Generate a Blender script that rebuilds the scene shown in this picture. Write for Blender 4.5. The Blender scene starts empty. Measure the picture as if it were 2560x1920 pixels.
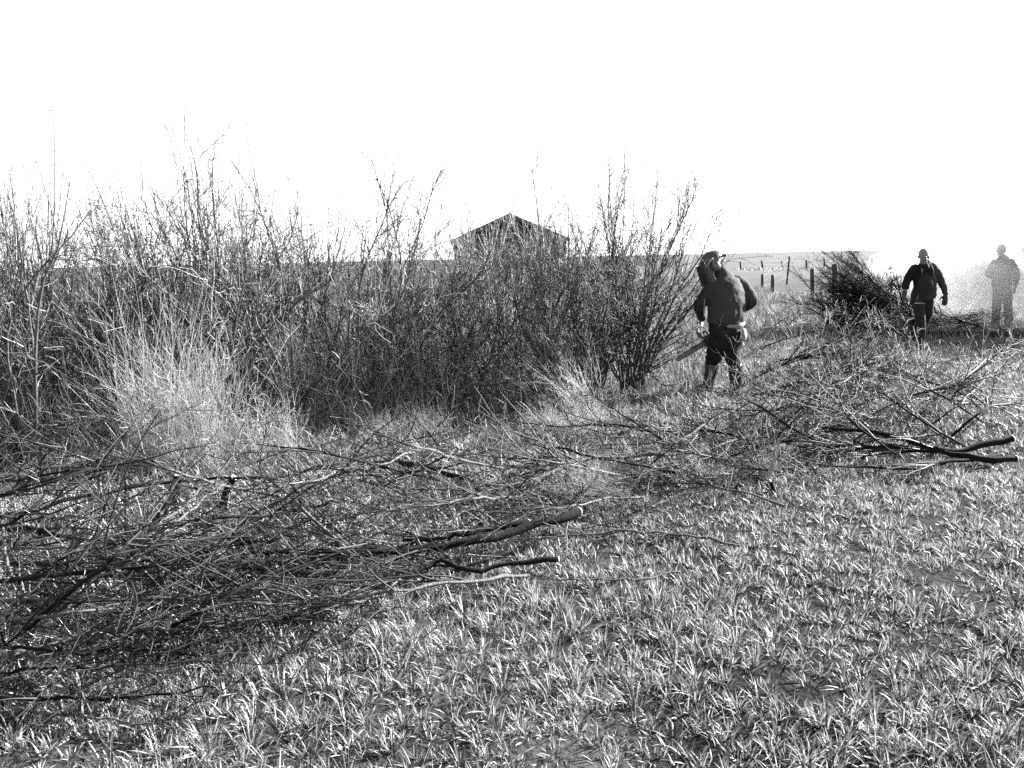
import bpy, bmesh, math, random
import numpy as np
from mathutils import Matrix, Vector

R = math.radians
rng = np.random.default_rng(11)
random.seed(11)
S = bpy.context.scene
C = S.collection

# ------------------------------------------------------------------ camera
CAM_H, PITCH, ROLL, FPX = 1.62, 8.76, -1.25, 1993.0
cam_d = bpy.data.cameras.new('camera')
cam = bpy.data.objects.new('camera', cam_d)
C.objects.link(cam)
cam_d.sensor_width = 36.0
cam_d.lens = 36.0 * FPX / 2560.0
cam_d.clip_start = 0.05
cam_d.clip_end = 9000
CAM_M = Matrix.Rotation(R(90 - PITCH), 4, 'X') @ Matrix.Rotation(R(ROLL), 4, 'Z')
cam.matrix_world = Matrix.Translation((0, 0, CAM_H)) @ CAM_M
S.camera = cam

# ------------------------------------------------------------------ sky, sun, exposure
SUN_AZ, SUN_EL = 65.0, 27.0          # azimuth from straight ahead (+Y) towards the right (+X)
w = bpy.data.worlds.new('World')
S.world = w
w.use_nodes = True
nt = w.node_tree
bg = nt.nodes['Background']
sky = nt.nodes.new('ShaderNodeTexSky')
sky.sky_type = 'NISHITA'
sky.sun_disc = False
sky.sun_elevation = R(SUN_EL)
sky.sun_rotation = R(SUN_AZ)
sky.air_density = 1.0
sky.dust_density = 0.0
bw = nt.nodes.new('ShaderNodeRGBToBW')     # black and white photograph
nt.links.new(sky.outputs[0], bw.inputs[0])
nt.links.new(bw.outputs[0], bg.inputs[0])
bg.inputs[1].default_value = 0.05
sun_d = bpy.data.lights.new('sun', 'SUN')
sun_d.energy = 5.0
sun_d.angle = R(0.5)
sun_d.color = (1, 1, 1)
sun = bpy.data.objects.new('sun', sun_d)
C.objects.link(sun)
sv = Vector((math.sin(R(SUN_AZ)) * math.cos(R(SUN_EL)), math.cos(R(SUN_AZ)) * math.cos(R(SUN_EL)), math.sin(R(SUN_EL))))
sun.rotation_euler = sv.to_track_quat('Z', 'Y').to_euler()
sun.location = (20, 10, 20)
S.view_settings.view_transform = 'Standard'
S.view_settings.look = 'None'
S.view_settings.exposure = 2.95
S.view_settings.gamma = 1.0
S.cycles.use_denoising = False
S.cycles.max_bounces = 6
S.cycles.diffuse_bounces = 1
S.cycles.glossy_bounces = 2
S.cycles.transmission_bounces = 3
S.cycles.volume_bounces = 2
S.cycles.transparent_max_bounces = 6

# ------------------------------------------------------------------ helpers
def ray(u, v):
    d = CAM_M.to_3x3() @ Vector(((u - 1280) / FPX, -(v - 960) / FPX, -1.0))
    return d
def G(u, v, h=0.0):
    """ground point (height h) seen at photo pixel u, v"""
    d = ray(u, v)
    t = (h - CAM_H) / d.z
    return Vector((d.x * t, d.y * t, h))
def D(u, v, y):
    """point at distance y ahead seen at photo pixel u, v"""
    d = ray(u, v)
    t = y / d.y
    return Vector((d.x * t, y, CAM_H + d.z * t))

def terrain(x, y):
    x = np.asarray(x, float); y = np.asarray(y, float)
    z = 0.45 * np.clip((y - 30) / 41.0, 0, 1) ** 1.5
    z = z + 2.35 * np.clip((y - 74) / 226.0, 0, 1)
    z = z - 0.02 * np.clip(y - 320, 0, None)
    z = z + 0.03 * np.sin(x * 1.3 + 0.7 * y) * np.sin(y * 0.9 - 0.4 * x) * np.clip((y - 3) / 4, 0, 1)
    z = z + 0.018 * np.sin(x * 4.1 + 1) * np.sin(y * 3.7)
    return z

def mat(name, c0, c1, scale=20, rough=0.7, spec=0.3, bump=0.0, trans=0.0, island=False, stretch=(1, 1, 1), detail=4, bscale=None):
    m = bpy.data.materials.new(name)
    m.use_nodes = True
    n = m.node_tree.nodes; l = m.node_tree.links
    b = n['Principled BSDF']
    tc = n.new('ShaderNodeTexCoord')
    mp = n.new('ShaderNodeMapping'); mp.inputs['Scale'].default_value = stretch
    l.new(tc.outputs['Object'], mp.inputs[0])
    no = n.new('ShaderNodeTexNoise'); no.inputs['Scale'].default_value = scale; no.inputs['Detail'].default_value = detail
    l.new(mp.outputs[0], no.inputs['Vector'])
    fac = no.outputs[0]
    if island:
        ge = n.new('ShaderNodeNewGeometry')
        mx = n.new('ShaderNodeMath'); mx.operation = 'ADD'
        l.new(ge.outputs['Random Per Island'], mx.inputs[0]); l.new(fac, mx.inputs[1])
        ml = n.new('ShaderNodeMath'); ml.operation = 'MULTIPLY'; ml.inputs[1].default_value = 0.5
        l.new(mx.outputs[0], ml.inputs[0]); fac = ml.outputs[0]
    cr = n.new('ShaderNodeValToRGB')
    cr.color_ramp.elements[0].position = 0.3; cr.color_ramp.elements[0].color = (c0, c0, c0, 1)
    cr.color_ramp.elements[1].position = 0.72; cr.color_ramp.elements[1].color = (c1, c1, c1, 1)
    l.new(fac, cr.inputs[0])
    l.new(cr.outputs[0], b.inputs['Base Color'])
    b.inputs['Roughness'].default_value = rough
    b.inputs['Specular IOR Level'].default_value = spec
    if bump:
        n2 = n.new('ShaderNodeTexNoise'); n2.inputs['Scale'].default_value = bscale or scale * 2; n2.inputs['Detail'].default_value = 5
        l.new(mp.outputs[0], n2.inputs['Vector'])
        bp = n.new('ShaderNodeBump'); bp.inputs['Strength'].default_value = bump; bp.inputs['Distance'].default_value = 0.02
        l.new(n2.outputs[0], bp.inputs['Height']); l.new(bp.outputs[0], b.inputs['Normal'])
    if trans:
        tr = n.new('ShaderNodeBsdfTranslucent'); l.new(cr.outputs[0], tr.inputs[0])
        ms = n.new('ShaderNodeMixShader'); ms.inputs[0].default_value = trans
        l.new(b.outputs[0], ms.inputs[1]); l.new(tr.outputs[0], ms.inputs[2])
        l.new(ms.outputs[0], n['Material Output'].inputs[0])
    return m

M = {}
M['bark'] = mat('bark', 0.025, 0.09, 40, 0.75, 0.25, 0.5, island=True)
M['twig'] = mat('twig', 0.02, 0.10, 12, 0.6, 0.35, island=True)
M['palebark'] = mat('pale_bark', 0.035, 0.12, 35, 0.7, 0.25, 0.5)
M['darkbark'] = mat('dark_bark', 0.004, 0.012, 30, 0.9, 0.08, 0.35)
M['cutwood'] = mat('cut_wood', 0.35, 0.55, 60, 0.8, 0.2)
M['grass'] = mat('grass_blade', 0.018, 0.33, 3, 0.5, 0.4, trans=0.33, island=True)
M['straw'] = mat('dry_straw', 0.28, 0.58, 5, 0.6, 0.3, trans=0.4, island=True)
M['rough'] = mat('rough_grass_blade', 0.05, 0.2, 4, 0.6, 0.3, trans=0.3, island=True)
M['stalk'] = mat('dead_stalk', 0.03, 0.2, 4, 0.65, 0.3, island=True)
M['litter'] = mat('dead_litter', 0.04, 0.42, 4, 0.7, 0.3, trans=0.2, island=True)
M['postwood'] = mat('weathered_wood', 0.03, 0.07, 12, 0.85, 0.2, 0.5, stretch=(1, 1, 0.15))
M['wire'] = mat('galvanised_wire', 0.2, 0.3, 10, 0.4, 0.5)

def mottle(name, lo, hi, pale, share, rough=0.65, spec=0.3, trans=0.0):
    """each island its own tone: most between lo and hi, a share of them pale"""
    m = mat(name, lo, hi, 9, rough, spec, trans=trans, island=True)
    n = m.node_tree.nodes; l = m.node_tree.links
    cr = [x for x in n if x.type == 'VALTORGB'][0]; ge = [x for x in n if x.type == 'NEW_GEOMETRY'][0]
    for lk in list(cr.inputs[0].links): l.remove(lk)
    l.new(ge.outputs['Random Per Island'], cr.inputs[0])
    e = cr.color_ramp.elements
    e[0].position = 0.0; e[1].position = max(0.05, 1 - share - 0.03)
    q = e.new(min(0.999, 1 - share + 0.02)); q.color = (pale * .6, pale * .6, pale * .6, 1)
    q = e.new(1.0); q.color = (pale, pale, pale, 1)
    return m
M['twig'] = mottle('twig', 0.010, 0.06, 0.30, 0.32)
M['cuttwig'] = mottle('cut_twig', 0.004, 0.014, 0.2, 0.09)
M['stalk'] = mottle('dead_stalk', 0.015, 0.07, 0.34, 0.5)
def set_props(o, label=None, cat=None, group=None, kind=None):
    if label: o['label'] = label
    if cat: o['category'] = cat
    if group: o['group'] = group
    if kind: o['kind'] = kind
    return o
def empty(name, loc=(0, 0, 0), rz=0.0):
    o = bpy.data.objects.new(name, None)
    o.empty_display_size = 0.2
    o.location = loc; o.rotation_euler = (0, 0, rz)
    C.objects.link(o)
    return o
def link(name, me, m=None, parent=None):
    o = bpy.data.objects.new(name, me)
    if m is not None and not me.materials: me.materials.append(m)
    C.objects.link(o)
    if parent is not None: o.parent = parent
    return o
def mesh_np(name, V, F, m=None, smooth=True):
    """V (n,3) ; F list of (k,3) or (k,4) arrays"""
    me = bpy.data.meshes.new(name)
    V = np.ascontiguousarray(V, np.float32)
    me.vertices.add(len(V)); me.vertices.foreach_set('co', V.ravel())
    F = [f for f in F if len(f)]
    idx = np.concatenate([f.ravel() for f in F]).astype(np.int32)
    tot = np.concatenate([np.full(len(f), f.shape[1]) for f in F]).astype(np.int32)
    st = np.concatenate([[0], np.cumsum(tot)[:-1]]).astype(np.int32)
    me.loops.add(len(idx)); me.loops.foreach_set('vertex_index', idx)
    me.polygons.add(len(tot)); me.polygons.foreach_set('loop_start', st)
    if smooth: me.polygons.foreach_set('use_smooth', np.ones(len(tot), bool))
    me.update(calc_edges=True)
    if m is not None: me.materials.append(m)
    return me
def nrm(a): return a / np.maximum(np.linalg.norm(a, axis=-1, keepdims=True), 1e-9)

class Tubes:
    """collects batches of polylines and makes tubes of them"""
    def __init__(s): s.V = []; s.F = []; s.n = 0
    def add(s, P, r, sides=3, closed=False):
        P = np.asarray(P, float)
        if P.ndim == 2: P = P[None]
        N, K, _ = P.shape
        r = np.broadcast_to(np.asarray(r, float), (N, K))
        T = np.gradient(P, axis=1) if K > 2 else np.repeat(P[:, 1:] - P[:, :1], 2, 1)
        T = nrm(T)
        ch = nrm(P[:, -1] - P[:, 0])
        ref = np.where(np.abs(ch[:, 2:3]) < 0.8, np.array([[0, 0, 1.0]]), np.array([[1.0, 0, 0]]))
        U = nrm(np.cross(T, ref[:, None, :])); W = np.cross(T, U)
        a = np.arange(sides) * 2 * np.pi / sides
        ring = P[:, :, None] + r[:, :, None, None] * (np.cos(a)[None, None, :, None] * U[:, :, None] + np.sin(a)[None, None, :, None] * W[:, :, None])
        s.V.append(ring.reshape(-1, 3))
        base = (np.arange(N) * K * sides)[:, None, None] + (np.arange(K - 1) * sides)[None, :, None]
        j = np.arange(sides)[None, None, :]; j2 = (np.arange(sides) + 1) % sides; j2 = j2[None, None, :]
        q = np.stack([base + j, base + j2, base + j2 + sides, base + j + sides], -1).reshape(-1, 4) + s.n
        s.F.append(q)
        s.n += N * K * sides
        if closed:
            for n in range(N):
                b0 = s.n - N * K * sides + n * K * sides
                if sides == 4:
                    s.F.append(np.array([[b0 + 3, b0 + 2, b0 + 1, b0]])); e = b0 + (K - 1) * 4
                    s.F.append(np.array([[e, e + 1, e + 2, e + 3]]))
                else:
                    for bb, rev in ((b0, 1), (b0 + (K - 1) * sides, 0)):
                        t = np.array([[bb, bb + i, bb + i + 1] for i in range(1, sides - 1)])
                        s.F.append(t[:, ::-1] if rev else t)
        return s
    def mesh(s, name, m=None):
        return mesh_np(name, np.concatenate(s.V), s.F, m)

def grow(P0, Dn, L, K, wig=0.12, lift=0.0, rg=rng):
    P0 = np.asarray(P0, float); d = nrm(np.asarray(Dn, float)); L = np.asarray(L, float)
    out = [P0]; p = P0
    for k in range(K - 1):
        d = nrm(d + wig * rg.standard_normal(d.shape) + np.array([0, 0, lift]))
        p = p + d * (L / (K - 1))[:, None]
        out.append(p)
    return np.stack(out, 1)
def kids(P, r, n, t0, t1, a0, a1, rg=rng):
    """n side shoots on each polyline: start points, directions, t, parent index, radius there"""
    N, K, _ = P.shape
    pi = np.repeat(np.arange(N), n)
    t = rg.uniform(t0, t1, N * n)
    f = t * (K - 1); i = np.minimum(f.astype(int), K - 2); fr = (f - i)[:, None]
    p = P[pi, i] * (1 - fr) + P[pi, i + 1] * fr
    tan = nrm(P[pi, i + 1] - P[pi, i])
    rv = rg.standard_normal(tan.shape)
    per = nrm(rv - (rv * tan).sum(1, keepdims=True) * tan)
    an = rg.uniform(a0, a1, N * n)[:, None]
    d = np.cos(an) * tan + np.sin(an) * per
    rr = r[pi, i] * (1 - fr[:, 0]) + r[pi, i + 1] * fr[:, 0]
    return p, d, t, pi, rr
def taper(r0, r1, K, pw=1.0):
    t = np.linspace(0, 1, K)[None] ** pw
    r0 = np.asarray(r0, float).reshape(-1, 1); r1 = np.asarray(r1, float).reshape(-1, 1)
    return r0 * (1 - t) + r1 * t
def catmull(pts, K):
    pts = np.asarray(pts, float)
    d = np.concatenate([[0], np.cumsum(np.linalg.norm(np.diff(pts, axis=0), axis=1))])
    q = np.linspace(0, d[-1], K)
    ext = np.vstack([2 * pts[0] - pts[1], pts, 2 * pts[-1] - pts[-2]])
    out = []
    for x in q:
        i = int(np.clip(np.searchsorted(d, x, 'right') - 1, 0, len(pts) - 2))
        t = (x - d[i]) / max(d[i + 1] - d[i], 1e-9)
        p0, p1, p2, p3 = ext[i], ext[i + 1], ext[i + 2], ext[i + 3]
        out.append(0.5 * ((2 * p1) + (-p0 + p2) * t + (2 * p0 - 5 * p1 + 4 * p2 - p3) * t * t + (-p0 + 3 * p1 - 3 * p2 + p3) * t ** 3))
    return np.array(out)

def box_mesh(name, sx, sy, sz, m=None, bev=0.0, origin=(0, 0, 0)):
    bm = bmesh.new()
    bmesh.ops.create_cube(bm, size=1)
    bmesh.ops.scale(bm, vec=(sx, sy, sz), verts=bm.verts)
    if bev: bmesh.ops.bevel(bm, geom=bm.edges, offset=bev, segments=2, affect='EDGES')
    bmesh.ops.translate(bm, vec=origin, verts=bm.verts)
    me = bpy.data.meshes.new(name); bm.to_mesh(me); bm.free()
    if m is not None: me.materials.append(m)
    return me

# ------------------------------------------------------------------ ground
def build_ground():
    ys = np.concatenate([np.linspace(-4, 12, 161), np.linspace(12.2, 40, 100), np.linspace(41, 110, 70), np.linspace(115, 420, 50), np.array([600, 1000, 2000, 4000])])
    sx = np.concatenate([-np.geomspace(1, 160, 70)[::-1], np.linspace(-0.97, 0.97, 60), np.geomspace(1, 160, 70)])
    V = []
    for y in ys:
        x = sx * (6 + max(y, 0) * 0.35) if y < 200 else sx * 76
        z = terrain(x, np.full_like(x, y))
        V.append(np.stack([x, np.full_like(x, y), z], 1))
    V = np.concatenate(V); n = len(sx); r = len(ys)
    i, j = np.meshgrid(np.arange(r - 1), np.arange(n - 1), indexing='ij')
    a = (i * n + j).ravel()
    F = np.stack([a, a + 1, a + n + 1, a + n], 1)
    m = bpy.data.materials.new('soil_and_pasture'); m.use_nodes = True
    N = m.node_tree.nodes; Lk = m.node_tree.links; b = N['Principled BSDF']
    tc = N.new('ShaderNodeTexCoord'); sp = N.new('ShaderNodeSeparateXYZ'); Lk.new(tc.outputs['Object'], sp.inputs[0])
    def noise(sc, st=(1, 1, 1)):
        mp = N.new('ShaderNodeMapping'); mp.inputs['Scale'].default_value = st; Lk.new(tc.outputs['Object'], mp.inputs[0])
        t = N.new('ShaderNodeTexNoise'); t.inputs['Scale'].default_value = sc; t.inputs['Detail'].default_value = 6; Lk.new(mp.outputs[0], t.inputs['Vector']); return t.outputs[0]
    def ramp(f, p0, v0, p1, v1):
        c = N.new('ShaderNodeValToRGB'); e = c.color_ramp.elements
        e[0].position = p0; e[0].color = (v0,) * 3 + (1,); e[1].position = p1; e[1].color = (v1,) * 3 + (1,); Lk.new(f, c.inputs[0]); return c.outputs[0]
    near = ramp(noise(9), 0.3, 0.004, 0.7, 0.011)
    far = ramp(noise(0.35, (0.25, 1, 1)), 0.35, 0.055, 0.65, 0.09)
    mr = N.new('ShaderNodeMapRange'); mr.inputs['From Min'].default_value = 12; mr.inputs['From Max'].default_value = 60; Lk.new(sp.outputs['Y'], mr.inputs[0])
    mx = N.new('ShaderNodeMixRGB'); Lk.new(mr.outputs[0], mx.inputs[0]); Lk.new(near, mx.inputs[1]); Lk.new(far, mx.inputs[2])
    dk = ramp(noise(1.2), 0.3, 0.012, 0.7, 0.05)          # rough pasture behind the hedge, its shade painted in as a darker colour
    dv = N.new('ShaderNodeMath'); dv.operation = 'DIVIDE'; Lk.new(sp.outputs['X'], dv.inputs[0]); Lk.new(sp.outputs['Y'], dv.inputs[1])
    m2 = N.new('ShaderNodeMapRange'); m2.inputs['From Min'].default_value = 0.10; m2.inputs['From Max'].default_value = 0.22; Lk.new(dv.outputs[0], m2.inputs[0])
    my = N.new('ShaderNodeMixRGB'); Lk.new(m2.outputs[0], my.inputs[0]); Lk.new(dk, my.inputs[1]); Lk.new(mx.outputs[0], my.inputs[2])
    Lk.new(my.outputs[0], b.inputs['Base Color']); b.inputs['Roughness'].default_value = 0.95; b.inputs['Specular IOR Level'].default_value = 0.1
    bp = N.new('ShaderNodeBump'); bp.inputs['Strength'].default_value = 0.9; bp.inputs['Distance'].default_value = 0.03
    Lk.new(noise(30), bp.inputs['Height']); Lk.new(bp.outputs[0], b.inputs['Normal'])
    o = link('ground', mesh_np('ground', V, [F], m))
    set_props(o, 'earth of the field and rising pasture behind the fence', kind='structure')
build_ground()

# ------------------------------------------------------------------ grass
A_H = G(-150, 1205); B_H = G(1620, 972)      # foot line of the hedge
hd = np.array([B_H.x - A_H.x, B_H.y - A_H.y]); hl = np.linalg.norm(hd); hd /= hl
hn = np.array([-hd[1], hd[0]])                # points away from the camera
def hedge_sd(x, y):
    """signed distance behind the hedge foot line (positive = inside hedge)"""
    return (x - A_H.x) * hn[0] + (y - A_H.y) * hn[1]
def hedge_t(x, y):
    return ((x - A_H.x) * hd[0] + (y - A_H.y) * hd[1]) / hl

_c0 = G(-100, 1740); _c1 = G(1900, 1170)
def crop_sd(x, y):
    """negative on the crop side of the line where the cut brushwood begins"""
    dx, dy = _c1.x - _c0.x, _c1.y - _c0.y; l = math.hypot(dx, dy)
    return ((x - _c0.x) * -dy + (y - _c0.y) * dx) / l
def value_noise(x, y, s, seed):
    r = np.random.default_rng(seed).random((64, 64))
    fx = x / s; fy = y / s
    i = np.floor(fx).astype(int); j = np.floor(fy).astype(int)
    u = fx - i; v = fy - j; u = u * u * (3 - 2 * u); v = v * v * (3 - 2 * v)
    g = lambda a, b: r[a % 64, b % 64]
    return (g(i, j) * (1 - u) + g(i + 1, j) * u) * (1 - v) + (g(i, j + 1) * (1 - u) + g(i + 1, j + 1) * u) * v

def wedge_points(y0, y1, cell, margin=1.0, jit=0.5):
    ys = np.arange(y0, y1, cell)
    P = []
    for y in ys:
        hw = 0.69 * y + margin
        x = np.arange(-hw, hw, cell)
        P.append(np.stack([x, np.full_like(x, y)], 1))
    P = np.concatenate(P)
    return P + rng.uniform(-jit, jit, P.shape) * cell

def blades(x, y, L, W, lean, az, K, droop=0.6, z0=None, curl=None):
    """ribbon blades; returns V, F"""
    n = len(x)
    z = terrain(x, y) if z0 is None else z0
    d = np.stack([np.cos(az) * np.sin(lean), np.sin(az) * np.sin(lean), np.cos(lean)], 1)
    side = np.stack([-np.sin(az), np.cos(az), np.zeros(n)], 1)
    tw = rng.uniform(-0.9, 0.9, n)[:, None]
    side = nrm(side * np.cos(tw) + np.cross(d, side) * np.sin(tw))
    p = np.stack([x, y, z - 0.01], 1)
    pts = [p]
    dd = d.copy()
    for k in range(K - 1):
        p = p + dd * (L / (K - 1))[:, None]
        dd = nrm(dd + np.stack([np.cos(az), np.sin(az), -np.ones(n) * 0.7], 1) * (droop * rng.uniform(0.2, 1.0, n) / (K - 1))[:, None])
        pts.append(p)
    pts = np.stack(pts, 1)
    prof = {2: [1.0], 3: [0.75, 1.0], 4: [0.55, 1.0, 0.75], 5: [0.5, 0.95, 1.0, 0.65]}[K]
    V = []
    for k in range(K - 1):
        hw = side * (W * prof[k] * 0.5)[:, None]
        V += [pts[:, k] - hw, pts[:, k] + hw]
    V.append(pts[:, -1])
    nv = len(V)
    V = np.stack(V, 1).reshape(-1, 3)
    b = (np.arange(n) * nv)[:, None]
    F = []
    for k in range(K - 2):
        F.append(b + np.array([[2 * k, 2 * k + 1, 2 * k + 3, 2 * k + 2]]))
    T = b + np.array([[nv - 3, nv - 2, nv - 1]])
    return V, F, T

class Blades:
    def __init__(s): s.V = []; s.F = []; s.n = 0
    def add(s, *a, **k):
        V, F, T = blades(*a, **k)
        s.F += [f + s.n for f in F] + [T + s.n]; s.V.append(V); s.n += len(V)
    def obj(s, name, m, label, cat=None, kind='stuff'):
        o = link(name, mesh_np(name, np.concatenate(s.V), s.F, m))
        return set_props(o, label, cat, kind=kind)

def tufts(P, nb, L0, L1, W0, W1, spread, lean0, lean1):
    n = len(P)
    i = np.repeat(np.arange(n), nb)
    az = rng.uniform(0, 2 * np.pi, len(i))
    rad = rng.random(len(i)) * spread
    x = P[i, 0] + np.cos(az) * rad; y = P[i, 1] + np.sin(az) * rad
    size = rng.uniform(0.65, 1.25, n)[i]
    return x, y, rng.uniform(L0, L1, len(i)) * size, rng.uniform(W0, W1, len(i)), rng.uniform(lean0, lean1, len(i)), az, i

def build_grass():
    b = Blades()
    for (y0, y1, cell, nb, K, L0, L1, W0, W1) in ((1.7, 3.4, 0.074, 46, 4, 0.025, 0.092, 0.0026, 0.0062), (3.4, 6.0, 0.085, 42, 3, 0.03, 0.10, 0.003, 0.0068),
                                         (6.0, 9.0, 0.095, 27, 3, 0.03, 0.105, 0.0045, 0.008), (9.0, 15, 0.12, 18, 2, 0.05, 0.12, 0.007, 0.012), (15, 34, 0.26, 9, 2, 0.07, 0.16, 0.018, 0.034)):
        P = wedge_points(y0, y1, cell)
        sd = hedge_sd(P[:, 0], P[:, 1]); t = hedge_t(P[:, 0], P[:, 1])
        vn = value_noise(P[:, 0] + 50, P[:, 1] + 50, 0.33, 3); v2 = value_noise(P[:, 0] + 70, P[:, 1] + 20, 1.3, 4)
        keep = (crop_sd(P[:, 0], P[:, 1]) < -0.15 + 0.5 * v2) | (t > 1.02) | ((sd < -0.8) & (rng.random(len(P)) < 0.45))
        keep &= rng.random(len(P)) < np.clip((vn - 0.05) * 6, 0.5, 1)
        P = P[keep]; v2 = v2[keep]; vn = vn[keep]
        x, y, L, W, ln, az, i = tufts(P, nb, L0, L1, W0, W1, cell * 0.55, 0.05, 1.25)
        L = L * (0.7 + 0.6 * v2[i]) * (0.75 + 0.45 * vn[i])
        # wind and growth lean a little away from the sun
        b.add(x, y, L, W, ln, az, K, droop=0.9)
    b.obj('grass', M['grass'], 'short green cereal crop grass covering the field')
    # dry verge grass along the hedge foot and under it
    b = Blades()
    for (y0, y1, cell, nb, K) in ((2.2, 6.0, 0.075, 11, 3), (6.0, 9.5, 0.085, 10, 3), (9.5, 16, 0.16, 7, 3)):
        P = wedge_points(y0, y1, cell)
        sd = hedge_sd(P[:, 0], P[:, 1]); t = hedge_t(P[:, 0], P[:, 1])
        v2 = value_noise(P[:, 0] + 70, P[:, 1] + 20, 0.7, 9)
        keep = (crop_sd(P[:, 0], P[:, 1]) > -0.3 + 0.7 * v2) & (sd < 3.2) & (t < 1.12)
        keep &= rng.random(len(P)) < 0.45 + 0.5 * v2
        P = P[keep]
        x, y, L, W, ln, az, i = tufts(P, nb, 0.06, 0.24, 0.0022, 0.0045, cell * 0.6, 0.35, 1.5)
        b.add(x, y, L, W * (1 + 0.06 * y), ln, az, K, droop=0.7)
    b.obj('dry_grass', M['litter'], 'withered pale grass and dead leaves along the hedge foot')
    # tall pale grass of the strip behind the man, up to the fence
    b = Blades()
    P = wedge_points(9.2, 36, 0.30)
    u = P[:, 0] / P[:, 1]
    v2 = value_noise(P[:, 0] + 70, P[:, 1] + 20, 1.6, 21)
    keep = (u > 0.16) & (u < 0.40) & (P[:, 0] < 7.2 + 0.10 * P[:, 1]) & (rng.random(len(P)) < 0.25 + 0.7 * v2) & (hedge_sd(P[:, 0], P[:, 1]) > -0.6 - 0.1 * P[:, 1])
    P = P[keep]
    x, y, L, W, ln, az, i = tufts(P, 22, 0.2, 0.5, 0.004, 0.008, 0.16, 0.05, 0.8)
    b.add(x, y, L, W * (1 + 0.03 * y), ln, az, 3, droop=0.6)
    b.obj('rough_grass', M['rough'], 'tall bleached rough grass between the cut hedge and the wire fence')
build_grass()

# ------------------------------------------------------------------ hedge shrubs
def make_shrub(seed, h, nst, spread, stem_r, dens=1.0, tone='twig'):
    """returns list of stem meshes and one crown mesh, local to the shrub's foot"""
    rg = np.random.default_rng(seed)
    az = rg.uniform(0, 2 * np.pi, nst)
    lean = rg.uniform(0.05, spread, nst)
    P0 = np.stack([np.cos(az) * 0.10 * rg.random(nst), np.sin(az) * 0.10 * rg.random(nst), np.full(nst, -0.05)], 1)
    Dn = np.stack([np.cos(az) * np.sin(lean), np.sin(az) * np.sin(lean), np.cos(lean)], 1)
    L = h * rg.uniform(0.72, 1.0, nst)
    K = 11
    SP = grow(P0, Dn, L, K, 0.14, 0.045, rg)
    SR = taper(stem_r * rg.uniform(0.6, 1.1, nst), np.full(nst, 0.003), K, 0.8)
    stems = []
    for i in range(nst):
        stems.append(Tubes().add(SP[i], SR[i], 5).mesh('stem', M['bark']))
    T = Tubes()
    # branches
    nb = int(6 * dens)
    p, d, t, pi, rr = kids(SP, SR, nb, 0.12, 0.97, 0.4, 1.15, rg)
    Lb = h * rg.uniform(0.16, 0.42, len(p)) * (1.15 - 0.6 * t)
    BP = grow(p, d + np.array([0, 0, 0.25]), Lb, 6, 0.22, 0.06, rg)
    BR = taper(np.minimum(rr * 0.62, 0.012), np.full(len(p), 0.0022), 6)
    T.add(BP, BR, 3)
    # twigs
    nt_ = int(5 * dens)
    p, d, t, pi, rr = kids(BP, BR, nt_, 0.12, 0.98, 0.5, 1.2, rg)
    Lt = rg.uniform(0.06, 0.26, len(p))
    TP = grow(p, d + np.array([0, 0, 0.25]), Lt, 4, 0.2, 0.05, rg)
    TR = taper(np.minimum(rr * 0.8, 0.0050), np.full(len(p), 0.0018), 4)
    T.add(TP, TR, 3)
    p, d, t, pi, rr = kids(SP, SR, nb * 2, 0.2, 1.0, 0.5, 1.2, rg)
    TP2 = grow(p, d + np.array([0, 0, 0.2]), rg.uniform(0.05, 0.22, len(p)), 4, 0.2, 0.05, rg)
    T.add(TP2, taper(np.full(len(p), 0.004), np.full(len(p), 0.0016), 4), 3)
    # long straight whips standing above the rest
    p, d, t, pi, rr = kids(SP, SR, 4, 0.4, 0.9, 0.1, 0.6, rg)
    WP = grow(p, d * 0.5 + np.array([0, 0, 1.0]), h * rg.uniform(0.2, 0.42, len(p)), 7, 0.07, 0.05, rg)
    WR = taper(np.full(len(p), 0.0055), np.full(len(p), 0.0016), 7)
    T.add(WP, WR, 3)
    # short thorny spurs
    for (Q, QR, n) in ((BP, BR, 3), (WP, WR, 6)):
        p, d, t, pi, rr = kids(Q, QR, n, 0.05, 1.0, 0.8, 1.5, rg)
        Sp = grow(p, d, rg.uniform(0.012, 0.05, len(p)), 2, 0.1, 0.0, rg)
        T.add(Sp, taper(np.full(len(p), 0.0026), np.full(len(p), 0.0010), 2), 3)
    return stems, T.mesh('crown', M[tone])

def place_shrub(var, loc, rz, sc, label, group=None, tilt=(0, 0)):
    r = empty('bare_shrub', loc, rz)
    r.scale = (sc, sc, sc)
    r.rotation_euler = (tilt[0], tilt[1], rz)
    for me in var[0]: link('stem', me, None, r)
    link('crown', var[1], None, r)
    set_props(r, label, 'shrub', group)
    return r

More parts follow.
